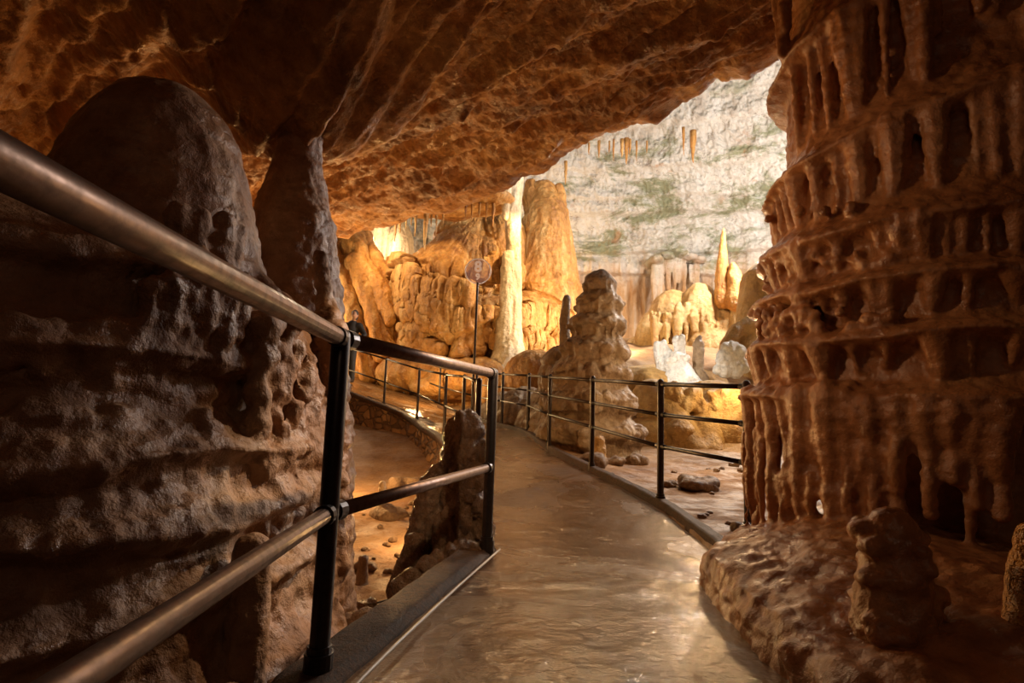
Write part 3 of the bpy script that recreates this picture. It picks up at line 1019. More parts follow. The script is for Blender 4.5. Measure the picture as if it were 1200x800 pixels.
# ---- left-hand flowstone mass --------------------------------------
LC = np.array([-2.42, 2.55])
def build_left_mass():
    c = Clay(); rg = random.Random(11)
    def cyl_face(px, py, C, R):
        v = ray(px, py); d = v[:2]
        b = d @ C; cc = C @ C - R * R; A = d @ d
        disc = b * b - A * cc
        t = (b - math.sqrt(disc)) / A if disc > 0 else b / A
        return EYE + v * t
    face = math.atan2(-LC[1], -LC[0])
    # main body: tiers of drapery, bulging downwards
    tiers = [2.30, 1.62, 1.28, 0.98, 0.62, 0.42, 0.16, -0.15]
    zs = np.linspace(-0.9, 1.75, 240)
    nu = 280
    th = np.arange(nu) / nu * 2 * PI
    dth = (th - face + PI) % (2 * PI) - PI
    V = []
    for z in zs:
        zz = np.full(nu, z)
        R = np.interp(z, [-0.9, -0.3, 0.3, 0.9, 1.25, 1.42, 1.55, 1.66, 1.75], [1.72, 1.62, 1.52, 1.45, 1.34, 1.22, 1.02, 0.72, 0.1])
        r = np.full(nu, R)
        for k, tz in enumerate(tiers[1:]):
            e = tz + 0.09 * noise(np.stack([th * 1.6, 0 * th + k * 5, 0 * th], 1), 7)
            dz = e - zz
            span = [0.30, 0.28, 0.32, 0.18, 0.24, 0.28, 0.5][k]
            dep = [0.03, 0.05, 0.08, 0.045, 0.06, 0.05, 0.05][k]
            r = r - dep * sstep(-0.02, 0.06, dz) * (1 - sstep(span * 0.5, span, dz))
            r = r + 0.045 * np.exp(-((dz + 0.04) / 0.07) ** 2)
        r = r + 0.07 * fbm(np.stack([np.cos(th) * 1.8, np.sin(th) * 1.8, zz * 1.3], 1), 3, 202) * min(1, R)
        V.append(np.stack([LC[0] + np.cos(th) * r + 0.15 * (z > 9), LC[1] + np.sin(th) * r, zz], 1))
    V = np.concatenate(V)
    f = []
    for j in range(len(zs) - 1):
        for i in range(nu):
            f.append((j * nu + i, j * nu + (i + 1) % nu, (j + 1) * nu + (i + 1) % nu, (j + 1) * nu + i))
    f.append(tuple(range(nu - 1, -1, -1))); f.append(tuple((len(zs) - 1) * nu + i for i in range(nu)))
    c.add(V, f)
    D0 = np.array([-1.84, 2.80])
    dz0 = [(0.9, .66), (1.2, .62), (1.45, .56), (1.65, .50), (1.85, .455), (2.0, .42), (2.15, .37), (2.28, .30), (2.38, .22), (2.44, .14), (2.475, .04)]
    for (z_, r_), (z2_, r2_) in zip(dz0[:-1], dz0[1:]): pass
    c.lathe(D0, [(z_, r_) for z_, r_ in dz0], 60, lambda t_, z, r: r * (1 + 0.06 * fbm(np.stack([np.cos(t_) * 1.2, np.sin(t_) * 1.2, 0 * t_ + z * .6], 1), 3, 207)))
    # fluting under some ledges (soft curtains)
    for (y0, y1, x0, x1, w, st) in ((378, 440, 0, 350, 0.030, 17), (495, 560, 0, 300, 0.040, 26), (640, 690, 20, 300, 0.028, 22)):
        x = x0
        while x < x1:
            a = cyl_face(x, y0 + rg.uniform(-6, 10), LC, 1.40); b = cyl_face(x, y1 + rg.uniform(-30, 6), LC, 1.38)
            b[0] = (a[0] + b[0]) / 2; b[1] = (a[1] + b[1]) / 2
            c.tube([a, (a + b) / 2, b], [w * 1.3, w, w * 0.6], 8)
            x += st * rg.choice([rg.uniform(0.4, 0.9), rg.uniform(1.0, 2.6)])
    # second lobe behind, reaching up to the ceiling
    B = np.array([-1.50, 3.72])
    zs2 = [(-0.9, 0.62), (-0.3, 0.56), (0.3, 0.50), (0.9, 0.43), (1.3, 0.39), (1.6, 0.34), (1.85, 0.30), (2.05, 0.265), (2.2, 0.225), (2.4, 0.18), (2.55, 0.15), (2.8, 0.16), (2.9, 0.2)]
    c.lathe(B, zs2, 60, lambda t_, z, r: r * (1 + 0.10 * fbm(np.stack([np.cos(t_) * 1.2, np.sin(t_) * 1.2, 0 * t_ + z], 1), 3, 203)))
    c.lathe(np.array([-1.36, 2.88]), [(-0.95, .62), (-0.4, .56), (0.1, .53), (0.5, .49), (0.9, .41), (1.15, .33), (1.4, .2), (1.5, .08)], 48, lambda t_, z, r: r * (1 + 0.10 * fbm(np.stack([np.cos(t_) * 1.4, np.sin(t_) * 1.4, 0 * t_ + z * 2], 1), 3, 209)))
    # knobs and short stalactites where the upper dome meets the shoulder
    for (px, py, rr, L) in ((206, 250, 0.055, 0.10), (232, 258, 0.06, 0.16), (248, 278, 0.05, 0.10), (262, 265, 0.06, 0.35), (276, 270, 0.05, 0.30), (228, 300, 0.05, 0.28), (245, 310, 0.045, 0.3),
                            (265, 340, 0.05, 0.25), (283, 330, 0.045, 0.22), (200, 330, 0.05, 0.22), (180, 335, 0.045, 0.2)):
        a = cyl_face(px, py, LC, 1.34 if py < 290 else 1.42)
        c.tube([a, a - np.array([0, 0, L * .5]), a - np.array([0, 0, L])], [rr, rr * 0.9, rr * 0.6], 12)
    # slim knobbed pillar on the right limb (px 375, y 295-360)
    a = P(376, 300, 3.15); b_ = P(385, 400, 3.0)
    c.tube([a, a * .6 + b_ * .4, b_], [0.045, 0.05, 0.07], 14)
    c.ball(P(376, 318, 3.12), 0.058)
    # bumpy, brightly raked flank beside the post
    for k in range(260):
        px = rg.uniform(300, 402); py = rg.uniform(370, 760)
        if px > 400 - max(0, (400 - py)) * 0.3: continue
        q = cyl_face(px, py, LC, 1.45)
        s = rg.uniform(0.02, 0.065)
        c.ball(q, (s, s, s * rg.uniform(0.8, 1.8)), None, 10, 7)
    for k in range(40):
        px = rg.uniform(320, 402); py = rg.uniform(520, 660)
        q = cyl_face(px, py, LC, 1.47)
        c.tube([q, q - np.array([0, 0, rg.uniform(0.08, 0.25)])], [rg.uniform(.03, .05), .022], 8)
    # foot spreading into the pit and to the kerb
    c.ball((-1.35, 1.9, -0.55), (0.78, 0.9, 0.55), None, 20, 12)
    c.ball((-1.1, 2.6, -0.55), (0.62, 0.8, 0.42), None, 20, 12)
    c.ball((-1.2, 1.2, -0.5), (0.60, 0.7, 0.5), None, 20, 12)
    def disp(v, n):
        right = sstep(-1.7, -1.1, v[:, 0])
        d = 0.012 * fbm(v * 7, 4, 210) - right * 0.028 * worley(v * 11, 211) + right * 0.010 * fbm(v * 24, 3, 212)
        hz = sstep(0.6, 0.2, np.abs(n[:, 2]))
        d = d + 0.010 * noise(S(v, 3, 3, 22), 213) * hz + 0.03 * fbm(v * 2.4, 3, 214) + (0.004 + 0.010 * right) * ridged(S(v, 8, 8, 4), 3, 215)
        s_ = np.arctan2(v[:, 1] - LC[1], v[:, 0] - LC[0]) * 1.5
        d = d + hz * sstep(1.5, 1.2, v[:, 2]) * tiers_of(v, s_, 0.30, 0.016, 5.0, 0.20, 216)
        return d
    o = c.build('flowstone_mass', M['left'], 0.0145, 2, disp, origin=(LC[0], LC[1], -0.9))
    tag(o, 'huge brown banded flowstone with a rounded dome top, behind the nearest handrail', 'flowstone', None, 'thing')
    return cyl_face
CYLF = build_left_mass()
# rounded stubs standing in front of the left mass
b = CYLF(292, 650, LC, 1.55)
knobbly('rounded_stalagmite', (b[0] + .02, b[1] - .02, -0.35), b[2] + 0.35 + 0.09, 0.085, 'left', 'smooth rounded stub on the left flowstone, below the mid rail, in the shade', seed=5, voxel=0.008, tip=0.8, squash=0.1, tiers=2)
b = CYLF(318, 800, LC, 1.62)
knobbly('rounded_stalagmite', (b[0] + .03, b[1] - .04, -0.5), b[2] + 0.5 + 0.04, 0.06, 'left', 'dark rounded stub at the bottom edge, left of the nearest post foot', seed=6, voxel=0.007, tip=0.8, squash=0.1, tiers=2)

# ---- wet stump beside the kerb ---------------------------------------
def build_stump():
    c = Clay(); rg = random.Random(21)
    d = 4.0
    def Q(px, py, dd=d): return P(px, py, dd)
    main = [(515, 690, .17), (522, 650, .17), (530, 610, .16), (537, 575, .15), (542, 545, .13), (545, 515, .115), (546, 500, .105)]
    c.tube([Q(a, b_) for a, b_, _ in main], [r for *_, r in main], 18)
    for px, py, r in ((535, 502, .07), (556, 505, .07), (562, 530, .075), (534, 520, .06), (550, 497, .07), (558, 560, .08), (530, 556, .075), (526, 548, .06), (560, 590, .09), (563, 620, .09), (557, 645, .10)):
        c.ball(Q(px, py, d - rg.uniform(0, .07)), (r, r, r * 1.2), None, 12, 8)
    left = [(486, 680, .10), (492, 640, .09), (500, 600, .085), (505, 570, .07), (510, 555, .05)]
    c.tube([Q(a, b_, 3.9) for a, b_, _ in left], [r for *_, r in left], 12)
    left = [(470, 690, .10), (480, 660, .07), (487, 635, .05)]
    c.tube([Q(a, b_, 3.75) for a, b_, _ in left], [r for *_, r in left], 12)
    for k in range(90):
        t = rg.random()
        i_ = min(5, int(t * 6)); a_, b_ = main[i_], main[i_ + 1]; u_ = t * 6 - i_
        cx_, cy_, r_ = [a_[q] * (1 - u_) + b_[q] * u_ for q in range(3)]
        ang = rg.uniform(PI, 2 * PI)
        q = Q(cx_, cy_) + np.array([math.cos(ang) * r_ * .95, math.sin(ang) * r_ * .95, 0])
        s = rg.uniform(.022, .05)
        c.ball(q, (s, s, s * rg.uniform(1.0, 2.6)), None, 8, 6)
    # foot
    for k in range(46):
        px = rg.uniform(470, 560); py = 700 - (px - 470) * 0.42 + rg.uniform(-25, 6)
        s = rg.uniform(.03, .08)
        c.ball(Q(px, py, rg.uniform(3.45, 3.9)), (s, s, s), None, 10, 7)
    c.tube([Q(515, 670), Q(515, 690), Q(510, 790)], [.20, .26, .40], 16)
    def disp(v, n):
        return 0.030 * fbm(S(v, 7, 7, 3.0), 4, 220) + 0.032 * ridged(S(v, 9, 9, 2.6), 3, 221) - 0.016 * worley(v * 20, 222)
    o = c.build('stump_stalagmite', M['stump'], 0.0085, 2, disp)
    tag(o, 'wet dark knobbly stalagmite stump leaning against the kerb between the first two near posts', 'stalagmite', None, 'thing')
build_stump()

# ---- small stalagmites and stones of the pit --------------------------
b = G(452, 606)
c = Clay()
for k, (dx, dy, r) in enumerate(((0, 0, .17), (.12, .03, .13), (-.10, .05, .11), (.05, -.1, .12), (.17, 0, .10))):
    c.ball((b[0] + dx, b[1] + dy, b[2] + 0.02), (r, r, r * 0.8), None, 14, 9)
o = c.build('mound_rock', M['rock'], 0.011, 2, lambda v, n: 0.02 * fbm(v * 8, 4, 3))
tag(o, 'brown mound in the hollow carrying a small white-tipped stalagmite', 'rock', None, 'thing')
knobbly('white_tipped_stalagmite', (b[0] - .06, b[1], b[2] + .06), 0.36, 0.052, 'pale', 'small cream stalagmite on a brown mound in the hollow, just above the mid rail', seed=3, voxel=0.006, tip=0.8, squash=0.2, tiers=2)
b = G(424, 684)
knobbly('short_stalagmite', b, 0.22, 0.045, 'rock', 'short grey-brown peg of stone low in the hollow, right of the nearest post', seed=9, voxel=0.006, tip=0.8, squash=0.3, tiers=2)

def rock(px, py, w, label, d=None, z=None, seed=0, mat='rock', flat=0.6, group='loose stones on the cave floor', name='stone', rz=0):
    if z is not None: c0 = Pz(px, py, z)
    else:
        c0 = P(px, py, d)
    c0[2] = float(ground_z(np.array([c0[0]]), np.array([c0[1]]))[0]) 
    rg = random.Random(seed)
    cl = Clay()
    for k in range(3):
        cl.ball((c0[0] + rg.uniform(-.35, .35) * w, c0[1] + rg.uniform(-.25, .25) * w, c0[2] + w * flat * 0.25), (w * rg.uniform(.35, .6), w * rg.uniform(.3, .5), w * flat * rg.uniform(.35, .65)), (rg.uniform(-.4, .4), rg.uniform(-.4, .4), rg.uniform(0, 3)), 12, 8)
    def disp(v, n):
        # faceted: cut by a coarse cell pattern
        return w * (0.22 * (worley(v / w * 1.6, seed) - 0.5) + 0.08 * fbm(v / w * 3, 3, seed))
    o = cl.build(name, M[mat], max(0.006, w / 22), 0, disp)
    tag(o, label, 'stone', group, 'thing')
    return o

# ---- tall tiered stalagmite behind the right railing -------------------
def build_tower():
    c = Clay(); rg = random.Random(31)
    d = 9.6
    def R(w): return w / F * d
    base = P(690, 545, d)
    # (image y, centre x, half width px) : stacked bells
    tiers = [(335, 703, 20), (360, 702, 28), (384, 700, 33), (412, 698, 38), (440, 692, 44), (475, 690, 54), (510, 692, 56), (545, 692, 58)]
    c.tube([P(703, 328, d), P(701, 370, d), P(698, 410, d), P(692, 450, d), P(691, 500, d), P(691, 575, d)], [R(12), R(22), R(28), R(36), R(46), R(56)], 24)
    prev = None
    for k, (y, x, w) in enumerate(tiers):
        q = P(x, y, d)
        # each tier: a cap with a scalloped lip
        hh = [16, 22, 22, 24, 30, 34, 34, 34][k]
        c.ball((q[0], q[1], q[2] + R(4)), (R(w), R(w) * 1.0, R(hh)), None, 28, 14)
        n_ = int(14 + w * 0.5)
        for j in range(n_):
            a = 2 * PI * j / n_ + rg.uniform(-.1, .1)
            rr = R(w) * rg.uniform(0.86, 0.98)
            s = R(w) * rg.uniform(0.13, 0.24)
            c.ball((q[0] + math.cos(a) * rr, q[1] + math.sin(a) * rr, q[2] + R(rg.uniform(-3, 6))), (s, s, s * 1.1), None, 10, 7)
            if rg.random() < 0.75:
                p0 = (q[0] + math.cos(a) * rr * 0.97, q[1] + math.sin(a) * rr * 0.97, q[2])
                c.tube([p0, (p0[0], p0[1], p0[2] - R(rg.uniform(8, 18)))], [R(3.2), R(1.3)], 6)
    # spreading apron to the left, down to the kerb
    for (x_, y_, z_, rx, ry, rz) in ((1.25, 10.35, .1, .80, .8, 1.25), (0.98, 11.7, .25, .88, .95, 1.2), (0.35, 12.9, .4, .80, .9, 1.0), (1.2, 11.0, .2, .95, 1.2, 1.15), (-0.1, 14.0, .5, .7, .8, .8), (1.05, 9.4, -.1, .42, .5, .75)):
        c.ball((x_, y_, z_), (rx, ry, rz), None, 28, 16)
    for (x, y, w, h, dd) in ((655, 440, 24, 36, 10.2), (668, 520, 40, 40, 9.7), (715, 530, 36, 34, 9.6)):
        q = P(x, y, dd)
        c.ball(q, (w / F * dd, w / F * dd, h / F * dd), None, 20, 12)
    def disp(v, n):
        t = v[:, 2]
        sm_ = sstep(-.75, -.35, v[:, 0] - 1.35 + 0.12 * (v[:, 1] - 9.6) * -1)
        return 0.045 * fbm(v * 2.4, 4, 301) - (0.012 + 0.04 * sm_) * worley(v * 3.6, 302) + sstep(.8, .3, n[:, 2]) * tiers_of(v, np.arctan2(v[:, 1] - 9.6, v[:, 0] - 1.3), 0.55, 0.05, 3.0, 0.18, 305) + 0.016 * fbm(v * 11, 3, 303) + 0.02 * noise(S(v, 9, 9, 1.5), 304)
    o = c.build('tiered_stalagmite', M['tower'], 0.021, 1, disp)
    tag(o, 'tall grey-brown stalagmite of stacked drooping bells behind the right railing', 'stalagmite', None, 'thing')
    # slender companion
    q = P(663, 400, 10.3)
    c = Clay()
    c.tube([P(661, 420, 10.3), P(662, 398, 10.3), P(662, 375, 10.3), P(664, 350, 10.3)], [0.11, 0.10, 0.10, 0.075], 14)
    o = c.build('slender_stalagmite', M['tower'], 0.016, 2, lambda v, n: 0.02 * fbm(v * 9, 3, 7))
    tag(o, 'slender upright stalagmite at the left shoulder of the tall tiered one', 'stalagmite', None, 'thing')
    # amber stub at its foot, behind the kerb
    knobbly('amber_stalagmite', P(702, 548, 8.3), 0.46, 0.115, 'yellow', 'stubby amber stalagmite at the foot of the tall tiered one, beside the railing post', seed=12, voxel=0.014, tip=0.6, squash=0.3, tiers=3)
build_tower()

# ---- central dome ------------------------------------------------------
def build_dome():
    c = Clay(); rg = random.Random(41)
    d = 20.0
    def W(w, dd=d): return w / F * dd
    parts = [(560, 330, 58, 62, 20.5), (520, 335, 58, 46, 20), (500, 380, 50, 64, 19.5), (585, 300, 36, 56, 20.5), (560, 400, 75, 60, 20),
             (490, 350, 40, 40, 19.6), (545, 288, 36, 44, 20.5), (480, 400, 34, 60, 19.2), (620, 400, 55, 60, 20)]
    for (x, y, w, h, dd) in parts:
        c.ball(P(x, y, dd), (W(w), W(w) * 0.9, W(h)), None, 32, 18)
    c.tube([P(560, 250, 20.6), P(548, 290, 20.3), P(525, 340, 19.9)], [W(12), W(36), W(62)], 24)
    c.ball(P(622, 232, 20.7), (W(8), W(9), W(26)))
    c.ball(P(654, 240, 20.7), (W(8), W(9), W(30)))
    c.tube([P(638, 226, 20.9), P(640, 260, 20.7), P(640, 330, 20.6), P(640, 400, 20.4)], [W(17), W(28), W(35), W(44)], 28)
    c.lathe(P(560, 400, 20.3)[:2], [(0.3, W(106)), (1.2, W(100)), (2.2, W(90)), (3.2, W(78)), (3.9, W(56))], 60)
    C = P(560, 400, 20.3)[:2]
    def surf(px, py, r=3.0):
        v = ray(px, py); a = v[:2]
        b = a @ C; cc = C @ C - r * r; A = a @ a
        disc = b * b - A * cc
        t = (b - math.sqrt(disc)) / A if disc > 0 else b / A
        return EYE + v * t
    # fringes that hang in arcs
    def arc(x0, x1, y, sag, L0, L1, r, st, R_=2.9):
        x = x0
        while x < x1:
            t = (x - x0) / (x1 - x0)
            q = surf(x, y + sag * (2 * t - 1) ** 2 + rg.uniform(-2, 2), R_)
            L = W(rg.uniform(L0, L1))
            c.tube([q, q - np.array([0, 0, L * .5]), q - np.array([0, 0, L])], [r * rg.uniform(.8, 1.2), r * .75, r * .3], 7)
            x += st * rg.uniform(.6, 1.6)
    arc(466, 548, 326, 10, 12, 34, 0.09, 2.6, 3.15)
    arc(452, 486, 300, 22, 16, 46, 0.10, 3.0, 3.2)
    arc(484, 520, 352, 8, 16, 40, 0.10, 3.2, 3.15)
    arc(520, 600, 366, -6, 20, 46, 0.10, 4, 3.1)
    arc(562, 600, 300, 12, 10, 26, 0.08, 3.5, 2.7)
    arc(606, 644, 356, 14, 14, 34, 0.09, 3.4, 2.9)
    arc(640, 676, 366, 10, 14, 40, 0.09, 3.4, 2.9)
    arc(604, 640, 388, 12, 14, 30, 0.09, 3.2, 3.1)
    for k in range(50):     # coral-like clumps
        px = rg.choice([rg.gauss(487, 7), rg.gauss(502, 9)]); py = rg.uniform(355, 412)
        c.ball(surf(px, py, 3.15), rg.uniform(.07, .16), None, 8, 6)
    def disp(v, n):
        hz = sstep(0.85, 0.35, n[:, 2])
        s = np.arctan2(v[:, 1] - C[1], v[:, 0] - C[0]) * 3.2
        lowr = sstep(6.6, 5.0, v[:, 2]) 
        d = hz * tiers_of(v, s, 1.7, 0.24, 1.6, 0.12, 405, 1.2) * (0.2 + 0.8 * lowr)
        d = d + hz * (0.05 + 0.13 * lowr) * ridged(np.stack([s * 2.6, v[:, 2] * 0.30, 0 * s], 1), 3, 401)
        d = d + 0.14 * fbm(v * 0.8, 4, 402) + 0.035 * ridged(S(v, 6, 6, 1.5), 2, 403) + hz * 0.05 * ridged(np.stack([s * 6, v[:, 2] * 0.7, 0 * s], 1), 2, 406)
        return d
    o = c.build('domed_flowstone', M['dome'], 0.034, 1, disp)
    tag(o, 'great amber dome of flowstone with fringed curtains, behind the number sign', 'flowstone', None, 'thing')
build_dome()

def pillar(name, pts, mat, label, cat, voxel=0.03, seed=0, amp=0.06, extra=()):
    c = Clay()
    c.tube([P(x, y, d) for x, y, d, r in pts], [r for *_, r in pts], 16)
    for e in extra: c.tube([P(x, y, d) for x, y, d, r in e], [r for *_, r in e], 12)
    def disp(v, n): return amp * ridged(S(v, 3.5, 3.5, 0.5), 3, seed) + amp * 0.8 * fbm(v * 3, 3, seed + 1)
    o = c.build(name, M[mat], voxel, 1, disp)
    tag(o, label, cat, None, 'thing')
    return o
pillar('slim_column', [(600, 160, 17.5, .40), (601, 210, 17.5, .30), (601, 250, 17.5, .22), (602, 290, 17.5, .20), (601, 330, 17.4, .24), (599, 370, 17.3, .30), (598, 400, 17.2, .36), (596, 430, 17, .62), (596, 450, 17, .95)],
       'pale', 'slim cream column rising to the roof in front of the amber dome', 'cave column', 0.035, 51,
       extra=([(592, 180, 17.3, .20), (593, 225, 17.3, .16), (592, 255, 17.3, .07)], [(596, 300, 17.3, .16), (594, 345, 17.2, .20), (590, 420, 17, .3)]))

# apron between the far railing and the dome
c = Clay()
for (x, y, w, h, dd) in ((500, 440, 60, 26, 18.6), (560, 445, 60, 26, 17.5), (450, 432, 50, 24, 20), (600, 460, 40, 24, 15.5), (530, 455, 50, 16, 17.6), (630, 440, 40, 30, 15)):
    q = P(x, y, dd); c.ball(q, (w / F * dd, w / F * dd, h / F * dd), None, 20, 12)
o = c.build('flowstone_apron', M['dome'], 0.06, 2, lambda v, n: 0.10 * fbm(v * 1.6, 4, 77) + 0.04 * ridged(S(v, 4, 4, 1), 2, 78))
tag(o, 'smooth brown flowstone bank beyond the far railing, at the foot of the amber dome', 'flowstone', None, 'thing')

# ---- rock shelf with stalactites above the dome --------------------------
c = Clay()
for (x, y, w, h, dd) in ((560, 238, 46, 9, 17.5), (525, 243, 40, 10, 17.5), (490, 240, 40, 11, 17.5), (455, 245, 26, 12, 17.5)):
    c.ball(P(x, y - 2, dd), (w / F * dd, 1.2, h / F * dd), None, 24, 12)
o = c.build('rock_shelf', M['dome'], 0.06, 2, lambda v, n: 0.12 * fbm(v * 1.5, 4, 81) + 0.03 * ridged(v * 4, 2, 82))
tag(o, 'thin dark rock shelf hanging over the amber dome and carrying stalactites', 'rock shelf', None, 'thing')

def stalactite(px, py, L, r, d, mat, label, group, name='stalactite'):
    """hangs from pixel (px, py) at distance d; L px long, r px radius"""
    rg = random.Random(int(px * 13 + py))
    top = P(px, py, d); k = d / F
    n = 9; nu = 9
    V = []
    for i in range(n):
        t = i / (n - 1)
        rr = r * k * ((1 - t) ** 0.8 * 0.9 + 0.1) * (1 + 0.15 * rg.uniform(-1, 1))
        if i == n - 1: rr = 0.012
        ox = rg.uniform(-.15, .15) * r * k
        for j in range(nu):
            a = 2 * PI * j / nu
            V.append((top[0] + ox + math.cos(a) * rr, top[1] + math.sin(a) * rr, top[2] + (0.25 if i == 0 else 0) - L * k * t))
    f = []
    for i in range(n - 1):
        for j in range(nu):
            f.append((i * nu + j, (i + 1) * nu + j, (i + 1) * nu + (j + 1) % nu, i * nu + (j + 1) % nu))
    f.append(tuple(range(nu))); f.append(tuple((n - 1) * nu + j for j in range(nu - 1, -1, -1)))
    o = mesh_obj(name, V, f, M[mat], origin=tuple(top))
    tag(o, label, 'stalactite', group, 'thing')
    return o
rg = random.Random(8)
for i, (px, L, r) in enumerate([(470, 30, 3.4), (477, 24, 2.0), (483, 20, 1.8), (488, 34, 2.2), (500, 52, 4.0), (506, 22, 1.8), (512, 26, 2.0), (520, 20, 1.8), (546, 12, 1.6), (553, 14, 1.4), (562, 12, 1.6), (570, 16, 1.6), (578, 22, 2.2), (465, 40, 2.4)]):
    stalactite(px, 245, L, r, 17.0, 'dome', 'thin brown stalactite in the row under the rock shelf over the amber dome', 'stalactites under the rock shelf')
for i, (px, py, L, r) in enumerate([(702, 172, 14, 1.8), (714, 172, 9, 1.2), (719, 170, 20, 1.5), (729, 170, 16, 2.6), (734, 169, 26, 3.0), (738, 170, 12, 1.8), (746, 172, 18, 1.4), (663, 196, 22, 2.2), (801, 156, 28, 1.8), (812, 160, 34, 4.0), (640, 186, 8, 1.4), (690, 174, 8, 1.2), (758, 172, 8, 1.2), (628, 196, 8, 1.0)]):
    stalactite(px, py, L, r, 21.5, 'dome', 'small dark stalactite hanging from the high white vault of the far hall', 'stalactites of the white vault')

# ---- fluted orange wall far left -------------------------------------------
def drapery_wall():
    c = Clay(); rg = random.Random(51)
    # leaning fins: slanting from upper left to lower right
    for k in range(34):
        x0 = rg.uniform(372, 436); y0 = rg.uniform(262, 330)
        L = rg.uniform(60, 130)
        sl = rg.uniform(0.12, 0.42)
        d = rg.uniform(18.2, 19.8)
        a = P(x0, y0, d + 0.4); b_ = P(x0 + L * sl, y0 + L, d - 0.2)
        c.tube([a, (a + b_) / 2 + np.array([0.1, 0, 0.05]), b_], [rg.uniform(.17, .34), rg.uniform(.17, .34), rg.uniform(.06, .22)], 10)
    for (x, y, w, h) in ((400, 300, 34, 50), (430, 360, 30, 60), (385, 360, 20, 50), (425, 410, 40, 30)):
        c.ball(P(x, y, 20.4), (w / F * 20.4, 1.0, h / F * 20.4), None, 20, 12)
    o = c.build('fluted_curtain_wall', M['orange'], 0.04, 1, lambda v, n: 0.10 * ridged(S(v, 2.5, 2.5, 0.9), 3, 91) + 0.05 * fbm(v * 4, 3, 92))
    tag(o, 'glowing orange wall of slanting stone fins left of the amber dome', 'flowstone', None, 'thing')
    c = Clay()
    for (x, y, w, h) in ((447, 290, 16, 50), (468, 300, 14, 40)):
        c.ball(P(x, y, 24.0), (w / F * 24, 1.0, h / F * 24), None, 20, 12)
    o = c.build('pale_flowstone', M['pale'], 0.05, 1, lambda v, n: 0.14 * ridged(S(v, 2.0, 2.0, 0.3), 3, 95))
    tag(o, 'pale brightly lit flowstone in the gap between the orange fins and the dome', 'flowstone', None, 'thing')
drapery_wall()

